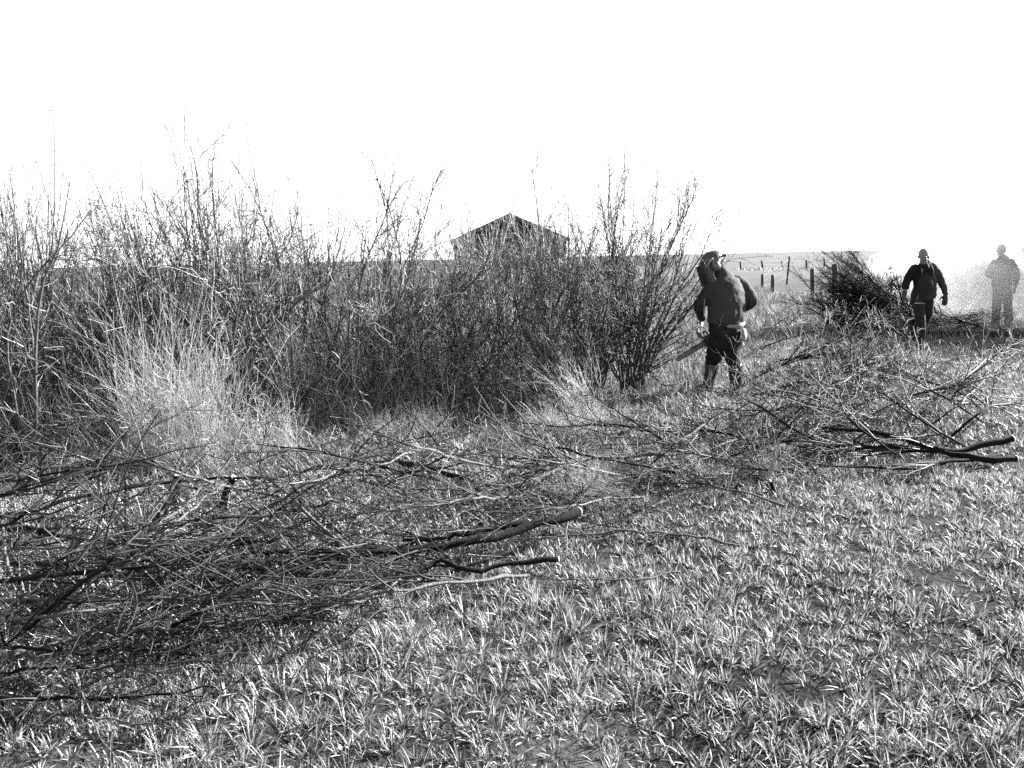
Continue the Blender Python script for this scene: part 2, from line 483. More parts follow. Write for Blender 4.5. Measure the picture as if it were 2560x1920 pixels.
def gz(x, y): return float(terrain(x, y))
def build_hedge():
    thin = [make_shrub(100 + k, 2.45, 5 + k % 3, 0.7, 0.020, 1.4) for k in range(6)]
    full = [make_shrub(200 + k, 2.4, 8 + k % 3, 0.75, 0.020, 1.3) for k in range(4)]
    big = make_shrub(301, 3.0, 26, 0.62, 0.019, 2.1, 'cuttwig')
    lean = make_shrub(302, 2.5, 12, 0.7, 0.022, 1.6)
    trunk = make_shrub(303, 2.6, 4, 0.6, 0.028, 2.4, 'cuttwig')
    g = 'bare shrubs along the hedge'
    def at(u, v): p = G(u, v); return (p.x, p.y, gz(p.x, p.y))
    place_shrub(big, at(1575, 985), 0.4, 1.0, 'largest many-stemmed bare shrub fanning up just left of the helmeted man', g)
    place_shrub(lean, at(1395, 1015), 2.2, 0.82, 'bare shrub with dark crooked stems right of the leaning dry stalks', g, (0.0, -0.12))
    place_shrub(trunk, at(330, 1085), 1.0, 1.0, 'forked bare shrub with thick dark stems left of the bright dry grass clump', g)
    place_shrub(trunk, at(640, 1010), 2.9, 0.92, 'bare shrub with a dark upright stem just right of the bright dry grass clump', g)
    place_shrub(trunk, at(1150, 1010), 4.3, 0.8, 'dark-stemmed bare shrub in front of the shed, left of the leaning dry stalks', g, (0, -0.1))
    place_shrub(full[0], at(20, 1130), 0.0, 1.12, 'tall bare shrub at the left edge of the hedge', g)
    place_shrub(full[1], at(170, 1060), 1.3, 1.12, 'bare shrub with the tallest whips near the left end of the hedge', g)
    place_shrub(full[2], at(880, 985), 4.0, 1.0, 'dense bare shrub in the middle of the hedge left of the shed', g)
    place_shrub(full[3], at(1730, 905), 1.0, 0.62, 'low thin shrub directly behind the helmeted man', g)
    place_shrub(lean, at(1490, 985), 5.0, 0.86, 'dark bushy shrub between the shed and the largest shrub', g)
    # the thicket behind
    k = 0
    lab = 'bare thorny shrub standing deep in the hedge thicket'
    for row, (off, n) in enumerate(((0.7, 10), (1.5, 12), (2.4, 13), (3.4, 13))):
        for i in range(n):
            t = -0.04 + (i + rng.uniform(0.1, 0.9)) / n * (1.03 - 0.015 * row)
            o = off + rng.uniform(-0.3, 0.3)
            x = A_H.x + hd[0] * t * hl + hn[0] * o; y = A_H.y + hd[1] * t * hl + hn[1] * o
            v = thin[k % 6] if rng.random() < 0.55 else full[k % 4]
            s = rng.uniform(0.74, 1.16) * (1.17 if t < 0.6 else 1.02)
            if 0.55 < t < 0.82: s *= 0.82
            if 0.25 < t < 0.5: s *= 1.12
            s = min(s, 1.27 if t > 0.2 else 1.12)
            place_shrub(v, (x, y, gz(x, y)), rng.uniform(0, 6.28), s, lab, 'thicket shrubs', (rng.uniform(-.08, .08), rng.uniform(-.08, .08)))
            k += 1
    # dead stalks and fine suckers filling the thicket, one mass
    T = Tubes()
    n = 5200
    t = rng.uniform(-0.08, 1.0, n); o = 0.1 + 4.6 * rng.random(n) ** 1.2
    x = A_H.x + hd[0] * t * hl + hn[0] * o; y = A_H.y + hd[1] * t * hl + hn[1] * o
    az = rng.uniform(0, 6.28, n); ln = np.abs(rng.normal(0.35, 0.6, n))
    hgt = rng.uniform(0.3, 1.25, n) * (0.8 + 0.35 * value_noise(x + 40, y + 40, 0.9, 5))
    P = grow(np.stack([x, y, terrain(x, y)], 1), np.stack([np.cos(az) * np.sin(ln), np.sin(az) * np.sin(ln), np.cos(ln)], 1), hgt, 4, 0.12)
    T.add(P, taper(rng.uniform(0.0018, 0.0042, n), np.full(n, 0.001), 4), 3)
    pp, d, tt, pi, rr = kids(P, taper(np.full(n, 0.003), np.full(n, 0.001), 4), 3, 0.3, 1, 0.5, 1.3)
    T.add(grow(pp, d, rng.uniform(0.06, 0.3, len(pp)), 3, 0.2), taper(np.full(len(pp), 0.0018), np.full(len(pp), 0.0009), 3), 3)
    set_props(link('undergrowth', T.mesh('undergrowth', M['stalk'])), 'tangle of dead stalks and suckers filling the foot of the hedge', kind='stuff')
build_hedge()

# ------------------------------------------------------------------ dry grass clumps
def clump(name, foot, n, L0, L1, lean, lean_az, spread, base_r, rad, label, m='straw', group=None):
    """a clump of dry stalks leaning one way"""
    az = rng.uniform(0, 6.28, n); rr = base_r * np.sqrt(rng.random(n))
    x = np.cos(az) * rr; y = np.sin(az) * rr
    la = lean_az + rng.normal(0, spread, n); ln = np.abs(rng.normal(lean, spread * 0.55, n))
    d = np.stack([np.cos(la) * np.sin(ln), np.sin(la) * np.sin(ln), np.cos(ln)], 1)
    P = grow(np.stack([x, y, np.full(n, -0.02)], 1), d, rng.uniform(L0, L1, n) * rng.uniform(0.5, 1, n), 6, 0.17, -0.05)
    P[:, :, 2] = np.where(P[:, :, 2] < 0.01, 0.01 + 0.1 * np.abs(P[:, :, 2]), P[:, :, 2])
    T = Tubes(); T.add(P, taper(rng.uniform(rad * 0.6, rad, n), np.full(n, rad * 0.35), 6), 3)
    p, dd, t, pi, r_ = kids(P, taper(np.full(n, rad), np.full(n, rad * 0.4), 6), 2, 0.3, 0.95, 0.3, 1.0)
    T.add(grow(p, dd, rng.uniform(0.05, 0.22, len(p)), 3, 0.25, -0.1), taper(np.full(len(p), rad * 0.6), np.full(len(p), rad * 0.3), 3), 3)
    o = link(name, T.mesh(name, M[m]))
    o.location = (foot.x, foot.y, gz(foot.x, foot.y))
    return set_props(o, label, 'dry grass', group)
W = math.pi
cg = 'dry grass clumps'
clump('dry_grass_clump', G(480, 1165), 430, 0.5, 1.5, 0.16, W * 0.8, 0.35, 0.40, 0.0024, 'tall bright sunlit clump of dry grass above the two stumps', group=cg)
clump('dry_grass_clump', G(450, 1165), 190, 0.9, 2.0, 0.09, W * 0.9, 0.2, 0.36, 0.0036, 'tallest straight pale stalks rising out of the bright dry grass clump', group=cg)
clump('dry_grass_clump', G(690, 1150), 160, 0.3, 0.8, 0.2, W * 0.6, 0.5, 0.25, 0.0024, 'shorter pale dry grass clump just right of the bright clump with the tall stalks', group=cg)
clump('dry_grass_clump', G(400, 1040), 200, 0.5, 1.2, 0.2, W * 0.7, 0.5, 0.3, 0.0026, 'thin dry grass clump standing left behind the bright clump with the tall stalks', group=cg)
clump('dry_grass_clump', G(1470, 1045), 150, 0.45, 1.15, 0.50, W * 0.98, 0.2, 0.22, 0.0030, 'long dry stalks all leaning left at the foot of the hedge', group=cg)
clump('dry_grass_clump', G(1430, 1075), 500, 0.15, 0.45, 0.9, W * 0.9, 0.9, 0.35, 0.0022, 'flattened bright tuft of dry grass below the leaning stalks', group=cg)
clump('dry_grass_clump', G(1030, 1075), 420, 0.15, 0.42, 0.8, W * 0.9, 0.9, 0.4, 0.0022, 'flattened dry grass in the gap in the middle of the hedge foot', group=cg)
clump('dry_grass_clump', G(1440, 1245), 330, 0.18, 0.42, 1.0, -W * 0.3, 1.0, 0.16, 0.0017, 'white heap of dry grass at the butt end of the thickest black log', group=cg)
clump('dry_grass_clump', G(1915, 1205), 60, 0.2, 0.55, 0.35, W * 0.3, 0.7, 0.05, 0.0024, 'small pale dead weed standing alone at the edge of the crop', group=cg)
clump('dry_grass_clump', G(880, 1045), 200, 0.15, 0.4, 0.7, W * 0.5, 0.9, 0.25, 0.0020, 'small sunlit dry tuft between the dark stems left of mid hedge', group=cg)

# ------------------------------------------------------------------ cut branches on the ground
def disc_mesh(c, nrml, r, m):
    nrml = np.asarray(nrml, float); nrml /= np.linalg.norm(nrml)
    u = np.cross(nrml, [0, 0, 1.0]); u = u / max(np.linalg.norm(u), 1e-6); v = np.cross(nrml, u)
    a = np.linspace(0, 2 * np.pi, 11)[:-1]
    ring = c + r * (np.cos(a)[:, None] * u + np.sin(a)[:, None] * v)
    V = np.vstack([ring - nrml * 0.004, ring + nrml * 0.002, [c + nrml * 0.003]])
    F4 = np.array([[i, (i + 1) % 10, 10 + (i + 1) % 10, 10 + i] for i in range(10)])
    F3 = np.array([[10 + i, 10 + (i + 1) % 10, 20] for i in range(10)])
    return mesh_np('cut_end', V, [F4, F3], m, smooth=False)

def branch_parts(P, r0, r1, nb, Lb, seed, bark, flat=0.55, spur=True, sides=6, r_pow=1.0, tw=1.0, up=0.0, a0=0.2, a1=0.7, t0=0.25):
    """P (K,3) stem line from the butt; returns [(name, mesh)]"""
    rg = np.random.default_rng(seed)
    K = len(P); P = P[None]
    jit = rg.standard_normal((1, K, 3)) * 0.006; jit[:, 0] = 0; P = P + jit
    SR = taper([r0], [r1], K, r_pow)
    SR = SR * (1 + 0.13 * rg.standard_normal(SR.shape))
    out = [('stem', Tubes().add(P, SR, sides).mesh('stem', M[bark]))]
    T = Tubes()
    def flatten(Q, anchor):
        Q = Q.copy(); dz = Q[:, :, 2] - anchor[:, None, 2]
        Q[:, :, 2] = anchor[:, None, 2] + dz * flat
        low = Q[:, :, 2] < 0.02
        Q[:, :, 2] = np.where(low, 0.02 + 0.35 * np.abs(Q[:, :, 2] - 0.02), Q[:, :, 2])
        return Q
    if nb:
        p, d, t, pi, rr = kids(P, SR, nb, t0, 0.98, a0, a1, rg)
        L = Lb * rg.uniform(0.4, 1.0, len(p)) * (1.25 - 0.6 * t)
        BP = flatten(grow(p, d + np.array([0, 0, up]), L, 8, 0.10, 0, rg), p)
        BR = taper(np.minimum(rr * 0.7, 0.010), np.full(len(p), 0.0020), 8)
        T.add(BP, BR, 4)
        n2 = max(1, int(3 * tw))
        p, d, t, pi, rr = kids(BP, BR, n2, 0.1, 0.97, 0.25, 0.8, rg)
        TP = flatten(grow(p, d + np.array([0, 0, up]), Lb * rg.uniform(0.12, 0.42, len(p)), 5, 0.16, 0, rg), p)
        TR = taper(np.minimum(rr * 0.8, 0.0058), np.full(len(p), 0.0018), 5)
        T.add(TP, TR, 3)
        p, d, t, pi, rr = kids(TP, TR, max(1, int(1.6 * tw)), 0.1, 0.97, 0.4, 1.2, rg)
        T.add(flatten(grow(p, d, Lb * rg.uniform(0.05, 0.18, len(p)), 3, 0.18, 0, rg), p), taper(np.full(len(p), 0.0032), np.full(len(p), 0.0014), 3), 3)
        if spur:
            p, d, t, pi, rr = kids(BP, BR, 8, 0.05, 1, 0.8, 1.5, rg)
            T.add(grow(p, d, rg.uniform(0.012, 0.05, len(p)), 2, 0, 0, rg), taper(np.full(len(p), 0.0018), np.full(len(p), 0.0007), 2), 3)
        out.append(('side_shoots', T.mesh('side_shoots', M['cuttwig'])))
    if r0 > 0.009:
        out.append(('cut_end', disc_mesh(P[0, 0], P[0, 0] - P[0, 1], r0 * 0.97, M['cutwood'])))
    return out

seed_n = [1000]
def traced(px, h, r0, r1, label, nb=10, Lb=0.5, bark='bark', group='cut branches lying on the field', K=16, **kw):
    """a branch whose stem passes over the photo pixels px (from its butt) at heights h above the ground"""
    hh = h if hasattr(h, '__len__') else [h] * len(px)
    pts = [np.array(G(u, v, z)) for (u, v), z in zip(px, hh)]
    P = catmull(pts, K)
    seed_n[0] += 1
    foot = P[0].copy(); foot[2] = 0
    r = empty('cut_branch', foot)
    for nme, me in branch_parts(P, r0, r1, nb, Lb, seed_n[0], bark, **kw):
        o = link(nme, me, None, r)
        if nme == 'side_shoots': o['kind'] = 'stuff'
        o.matrix_parent_inverse = Matrix.Translation(-Vector(foot))
    return set_props(r, label, 'branch', group)

# thick logs in the middle
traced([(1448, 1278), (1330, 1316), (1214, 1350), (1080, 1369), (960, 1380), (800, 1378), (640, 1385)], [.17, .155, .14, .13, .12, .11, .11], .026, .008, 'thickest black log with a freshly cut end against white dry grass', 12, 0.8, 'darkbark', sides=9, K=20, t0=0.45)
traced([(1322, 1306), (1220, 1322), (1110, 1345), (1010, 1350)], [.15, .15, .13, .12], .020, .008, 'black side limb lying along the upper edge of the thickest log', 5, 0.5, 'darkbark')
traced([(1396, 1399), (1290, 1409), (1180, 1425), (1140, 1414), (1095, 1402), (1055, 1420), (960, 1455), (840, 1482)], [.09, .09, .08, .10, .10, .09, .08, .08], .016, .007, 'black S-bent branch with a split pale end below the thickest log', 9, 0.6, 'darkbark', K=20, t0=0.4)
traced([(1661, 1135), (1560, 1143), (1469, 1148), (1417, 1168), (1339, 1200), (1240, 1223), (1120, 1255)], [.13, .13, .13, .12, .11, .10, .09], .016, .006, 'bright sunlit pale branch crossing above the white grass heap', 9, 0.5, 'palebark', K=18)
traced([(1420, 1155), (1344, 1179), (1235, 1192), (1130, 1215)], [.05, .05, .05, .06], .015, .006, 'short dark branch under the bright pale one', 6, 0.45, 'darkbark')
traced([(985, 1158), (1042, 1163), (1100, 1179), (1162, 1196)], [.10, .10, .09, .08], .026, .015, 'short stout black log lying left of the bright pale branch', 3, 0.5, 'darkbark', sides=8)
traced([(897, 1202), (943, 1210), (1021, 1221), (1141, 1224), (1230, 1215)], [.07, .06, .06, .06, .08], .011, .004, 'grey branch with a bleached butt below the short stout black log', 7, 0.5, 'palebark')
traced([(1112, 1312), (1160, 1280), (1240, 1279), (1330, 1283), (1420, 1290)], [.09, .10, .10, .09, .07], .008, .004, 'thin sunlit branch bent over just above the thickest log', 5, 0.35, 'palebark')
traced([(1796, 1041), (1720, 1088), (1651, 1128), (1560, 1165)], [.25, .18, .1, .08], .012, .005, 'straight dark branch slanting down towards the right behind the pale branch', 8, 0.5)
traced([(2020, 1120), (1900, 1090), (1780, 1120), (1640, 1175), (1500, 1215)], [.06, .12, .14, .10, .06], .011, .004, 'dark branch arching low behind the small dead weed', 12, 0.7)
traced([(1960, 1265), (1860, 1235), (1740, 1205), (1600, 1185), (1450, 1180)], [.04, .08, .10, .10, .10], .008, .004, 'slender branch ending at the crop below the small dead weed', 12, 0.7)
traced([(1850, 1365), (1720, 1338), (1600, 1330), (1460, 1335), (1340, 1345)], [.03, .05, .06, .06, .05], .009, .004, 'low dark branch reaching furthest right into the crop below the logs', 9, 0.6)
traced([(1700, 1430), (1590, 1445), (1450, 1450), (1330, 1440)], [.04, .05, .05, .05], .006, .003, 'thin dark twig lying in the crop below the split-ended branch', 5, 0.4)
# right: big cut limbs
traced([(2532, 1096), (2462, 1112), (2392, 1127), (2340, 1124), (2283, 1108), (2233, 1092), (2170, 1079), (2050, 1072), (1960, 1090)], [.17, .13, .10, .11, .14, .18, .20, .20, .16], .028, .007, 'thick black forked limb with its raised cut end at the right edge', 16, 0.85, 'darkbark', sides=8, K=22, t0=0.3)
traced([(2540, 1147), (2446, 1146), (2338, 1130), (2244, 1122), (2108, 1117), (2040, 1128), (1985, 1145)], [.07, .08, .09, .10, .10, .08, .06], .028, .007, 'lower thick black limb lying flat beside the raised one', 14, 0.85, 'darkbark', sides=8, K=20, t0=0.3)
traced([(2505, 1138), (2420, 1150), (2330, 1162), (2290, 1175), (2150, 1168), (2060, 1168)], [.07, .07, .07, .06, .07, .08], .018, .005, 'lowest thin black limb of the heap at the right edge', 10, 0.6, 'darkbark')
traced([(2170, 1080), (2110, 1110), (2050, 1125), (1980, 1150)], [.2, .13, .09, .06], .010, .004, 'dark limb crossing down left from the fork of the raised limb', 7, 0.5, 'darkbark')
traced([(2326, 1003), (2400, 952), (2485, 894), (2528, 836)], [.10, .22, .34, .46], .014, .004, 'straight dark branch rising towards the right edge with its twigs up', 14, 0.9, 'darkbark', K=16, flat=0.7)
traced([(2390, 1110), (2340, 1085), (2270, 1020), (2190, 950), (2130, 920)], [.12, .18, .22, .26, .3], .008, .003, 'long thin arching branch above the forked limb', 9, 0.6)
traced([(2370, 1105), (2350, 1040), (2330, 990), (2310, 950)], [.15, .25, .32, .4], .006, .002, 'thin upright shoot rising from the forked limb', 4, 0.4)
# heap behind them, between the man and the fire
for q, (bx, by, tx, ty) in enumerate(((1880, 875, 2180, 820), (1900, 930, 2230, 870), (1960, 900, 2200, 845), (1850, 965, 2130, 860), (1900, 985, 2230, 930), (1930, 905, 2220, 900), (1880, 850, 2110, 740), (1990, 865, 2240, 800), (2080, 960, 2240, 905), (1860, 900, 2040, 790))):
    traced([(bx, by), ((bx * 2 + tx) / 3, (by * 2 + ty) / 3 - 14), ((bx + tx * 2) / 3, (by + ty * 2) / 3 - 16), (tx, ty)], ([.08, .3, .45, .4] if tx < 2250 else [.06, .14, .16, .1]), .012, .003,
           'bare cut branch in the low brushwood heap between the helmeted man and the fire', 22, 1.0, 'darkbark', 'brushwood between the man and the fire', tw=1.3, flat=0.9, up=0.1, a1=0.95)
# left side: long limbs
traced([(-60, 1286), (61, 1284), (163, 1252), (264, 1231), (325, 1219), (448, 1201), (610, 1195), (692, 1193), (773, 1174), (875, 1146), (1000, 1105), (1130, 1075)], [.15, .16, .18, .20, .20, .20, .2, .2, .22, .25, .28, .3], .014, .004, 'long dark limb rising gently right in front of the two stumps', 16, 0.7, 'darkbark', K=26, t0=0.1)
traced([(-60, 1322), (73, 1323), (134, 1339), (244, 1351), (346, 1374), (407, 1398), (570, 1414), (700, 1425), (855, 1441)], [.12, .12, .12, .10, .10, .08, .08, .08, .07], .017, .004, 'thick dark limb sloping down right from the left edge', 16, 0.7, 'darkbark', K=24, t0=0.1)
traced([(360, 1325), (435, 1286), (509, 1215), (549, 1182), (586, 1117), (586, 1069)], [.05, .08, .16, .2, .33, .42], .011, .003, 'crooked pale-edged branch standing up between the two stumps', 5, 0.35, 'bark')
traced([(-40, 1412), (100, 1414), (244, 1435), (420, 1450), (640, 1440), (860, 1400)], [.08, .08, .08, .07, .08, .1], .012, .004, 'dark limb lying level just below the sloping thick limb', 18, 0.8, 'darkbark', K=22, t0=0.1)
traced([(20, 1640), (100, 1615), (200, 1592), (260, 1578), (360, 1572), (520, 1570), (660, 1545), (800, 1515), (900, 1470)], [.05, .06, .06, .07, .08, .08, .08, .08, .08], .015, .004, 'bleached sunlit branch lying at the lower left of the brushwood', 10, 0.6, 'palebark', K=22)
traced([(380, 1596), (480, 1560), (640, 1555), (780, 1520), (900, 1470)], [.06, .07, .07, .08, .1], .010, .004, 'grey curved branch to the right of the bleached one at lower left', 8, 0.6, 'palebark')
traced([(370, 1520), (470, 1492), (560, 1465), (650, 1456), (740, 1470), (820, 1500)], [.07, .12, .16, .17, .15, .08], .007, .003, 'thin pale branch arched like a bow in the lower left brushwood', 5, 0.4, 'palebark')
traced([(-60, 1745), (120, 1750), (300, 1742), (450, 1728), (540, 1722)], [.05, .05, .05, .06, .07], .010, .003, 'lowest long dark branch crossing the crop at the left edge', 6, 0.5, 'darkbark')
traced([(-60, 1760), (60, 1778), (220, 1790), (400, 1812), (530, 1838)], [.04, .05, .05, .05, .04], .007, .002, 'thin dark twig slanting down right in the crop below all branches', 5, 0.4)
traced([(0, 800 + 55), (60, 832), (130, 805), (190, 790)], [.95, 1.0, 1.05, 1.1], .012, .005, 'dark broken branch poking in level from the left edge among the hedge stems', 3, 0.4)
for q, (bx, by, tx, ty, z) in enumerate(((-40, 1460, 700, 1400, .1), (-60, 1510, 620, 1500, .08), (1100, 1360, 380, 1450, .06), (-40, 1560, 560, 1480, .09), (1000, 1440, 250, 1540, .06), (-50, 1375, 560, 1330, .12), (900, 1330, 180, 1420, .07),
                                          (950, 1480, 300, 1545, .08), (-30, 1610, 480, 1640, .06), (1300, 1240, 760, 1300, .1), (860, 1250, 300, 1330, .15), (1560, 1190, 1050, 1130, .12), (-40, 1210, 420, 1160, .25), (1320, 1440, 700, 1500, .07), (-60, 1690, 380, 1660, .06), (200, 1480, 560, 1210, .16), (60, 1580, 420, 1280, .18), (900, 1400, 640, 1180, .14), (420, 1570, 900, 1330, .12), (30, 1440, -20, 1130, .2), (-40, 1250, 330, 1130, .3), (700, 1240, 250, 1120, .22), (1100, 1200, 640, 1110, .2), (820, 1190, 1180, 1080, .22), (-30, 1330, 260, 1140, .3), (560, 1330, 900, 1150, .15), (330, 1200, -30, 1060, .35), (1250, 1170, 900, 1075, .2))):
    traced([(bx, by), ((bx * 2 + tx) / 3, (by * 2 + ty) / 3 + rng.uniform(-14, 14)), ((bx + tx * 2) / 3, (by + ty * 2) / 3 + rng.uniform(-14, 14)), (tx, ty)], [z * .6, z * rng.uniform(1, 3), z * rng.uniform(1, 3.4), z * rng.uniform(.6, 3)], rng.uniform(.008, .013), .003,
           'thin bare cut branch in the tangle of brushwood across the lower left', 13, 0.95, ('darkbark', 'bark', 'darkbark', 'bark', 'darkbark', 'palebark')[q % 6], 'brushwood tangle at lower left', K=18, tw=0.95, flat=0.8, t0=0.08, a1=1.0)
for q, (bx, by, tx, ty, z) in enumerate(((1700, 1185, 1300, 1090, .14), (1880, 1105, 1560, 1050, .12), (1860, 1040, 2080, 985, .2), (2120, 1040, 1880, 985, .2), (1640, 1080, 1260, 1050, .15), (1500, 1200, 1180, 1120, .1), (2200, 1010, 1880, 960, .25),
                                          (1800, 1150, 2080, 1075, .15), (2300, 1060, 2000, 1000, .22), (2540, 1010, 2250, 985, .15), (1950, 1180, 1650, 1115, .14), (1620, 1240, 1280, 1290, .08), (2420, 1120, 2120, 940, .2), (2250, 1140, 1990, 960, .2), (2330, 1060, 2540, 880, .2), (2100, 1130, 1800, 960, .22), (2450, 1000, 2200, 900, .2), (1960, 1060, 2180, 900, .22), (1700, 1130, 1480, 990, .2), (2000, 1010, 2290, 880, .25), (2150, 1060, 2460, 900, .25), (1900, 1000, 2150, 900, .3), (2480, 1070, 2240, 920, .25), (2300, 1010, 2560, 850, .25), (2380, 1090, 2570, 930, .2))):
    traced([(bx, by), ((bx * 2 + tx) / 3, (by * 2 + ty) / 3 + rng.uniform(-12, 12)), ((bx + tx * 2) / 3, (by + ty * 2) / 3 + rng.uniform(-12, 12)), (tx, ty)], [z * .4, z * rng.uniform(.9, 1.8), z * rng.uniform(1, 2.3), z * rng.uniform(.8, 2.2)], rng.uniform(.007, .012), .003,
           'thin bare cut branch in the brushwood scattered in front of the helmeted man', 15, 0.9, ('darkbark', 'darkbark', 'bark', 'darkbark', 'darkbark', 'palebark')[q % 6], 'brushwood in front of the man', K=14, tw=1.3, flat=0.85, t0=0.08, up=0.15, a1=1.0)
# upright thin shoots in front of the man
for (u, v, tu, tv, lab) in ((1905, 1200, 1830, 960, 'pale thin shoot rising left from the small dead weed'), (1900, 1130, 1905, 930, 'straight pale shoot standing behind the small dead weed'),
                            (1725, 1090, 1735, 900, 'thin pale shoot standing in front of the helmeted man, nearest his left leg'), (1870, 1075, 1895, 900, 'thin pale shoot standing right of the helmeted man in front of his right boot')):
    a = G(u, v); y = a.y
    P = [a, D(u * .7 + tu * .3 + 5, v * .7 + tv * .3, y + .03), D(u * .35 + tu * .65 - 4, v * .35 + tv * .65, y + .05), D(tu, tv, y + .06)]
    P = catmull([np.array(q) for q in P], 12)
    seed_n[0] += 1
    foot = P[0].copy(); foot[2] = 0
    r = empty('thin_shoot', foot)
    for nme, me in branch_parts(P, .005, .0015, 9, 0.28, seed_n[0], 'palebark', flat=1.0, t0=0.1):
        o = link(nme, me, None, r)
        if nme == 'side_shoots': o['kind'] = 'stuff'
        o.matrix_parent_inverse = Matrix.Translation(-Vector(foot))
    set_props(r, lab, 'shoot', 'thin shoots in front of the man')
# twig litter, uncountable
def litter():
    T = Tubes()
    n = 1800
    u = rng.uniform(-100, 2300, n); v = rng.uniform(0, 1, n)
    vt = np.interp(u, [-100, 500, 1000, 1500, 2300], [1240, 1220, 1110, 1050, 960]); vb = np.interp(u, [-100, 600, 1000, 1500, 1900, 2300], [1700, 1620, 1500, 1360, 1200, 1080])
    p = np.array([G(a, b_) for a, b_ in zip(u, vt + v * (vb - vt))])
    p[:, 2] = 0.02 + 0.12 * rng.random(n) ** 1.5
    az = rng.normal(0, 0.55, n) + np.where(rng.random(n) < .5, 0, np.pi); el = rng.normal(0.08, 0.25, n)
    d = np.stack([np.cos(az) * np.cos(el), np.sin(az) * np.cos(el), np.sin(el)], 1)
    P = grow(p, d, rng.uniform(0.12, 0.6, n), 5, 0.15)
    P[:, :, 2] = np.maximum(P[:, :, 2], 0.015)
    T.add(P, taper(rng.uniform(0.0012, 0.0035, n), np.full(n, 0.001), 5), 3)
    set_props(link('twig_litter', T.mesh('twig_litter', M['cuttwig'])), 'loose broken twigs strewn through the cut brushwood', kind='stuff')
litter()

# ------------------------------------------------------------------ stumps
def stump(u, v, hpx, r, tilt, label):
    p = G(u, v); d = p.y
    h = hpx / FPX * d
    e = empty('tree_stump', p)
    P = np.array([[0, 0, -0.05], [tilt * h * .15, 0, h * .3], [tilt * h * .45, 0.01, h * .65], [tilt * h, 0.015, h]])
    P = catmull(P, 8)
    rad = r * np.array([1.5, 1.25, 1.1, 1.02, 1.0, 0.97, 0.98, 1.0])[None]
    link('trunk', Tubes().add(P, rad, 9).mesh('trunk', M['darkbark']), None, e)
    link('cut_end', disc_mesh(P[-1], P[-1] - P[-2] + np.array([0.25, -0.1, 0]) * 0.1, r * 1.0, M['cutwood']), None, e)
    set_props(e, label, 'stump', 'hedge stumps')
stump(442, 1262, 78, .026, 0.05, 'upright dark stump with a pale cut top under the bright dry grass clump')
stump(558, 1268, 76, .024, 0.42, 'dark stump leaning right with a pale cut top beside the upright one')
stump(322, 1252, 32, .015, 0.1, 'smallest dark stump left of the two pale-topped ones')
stump(1935, 1240, 38, .014, -0.2, 'short grey stump at the foot of the small dead weed')

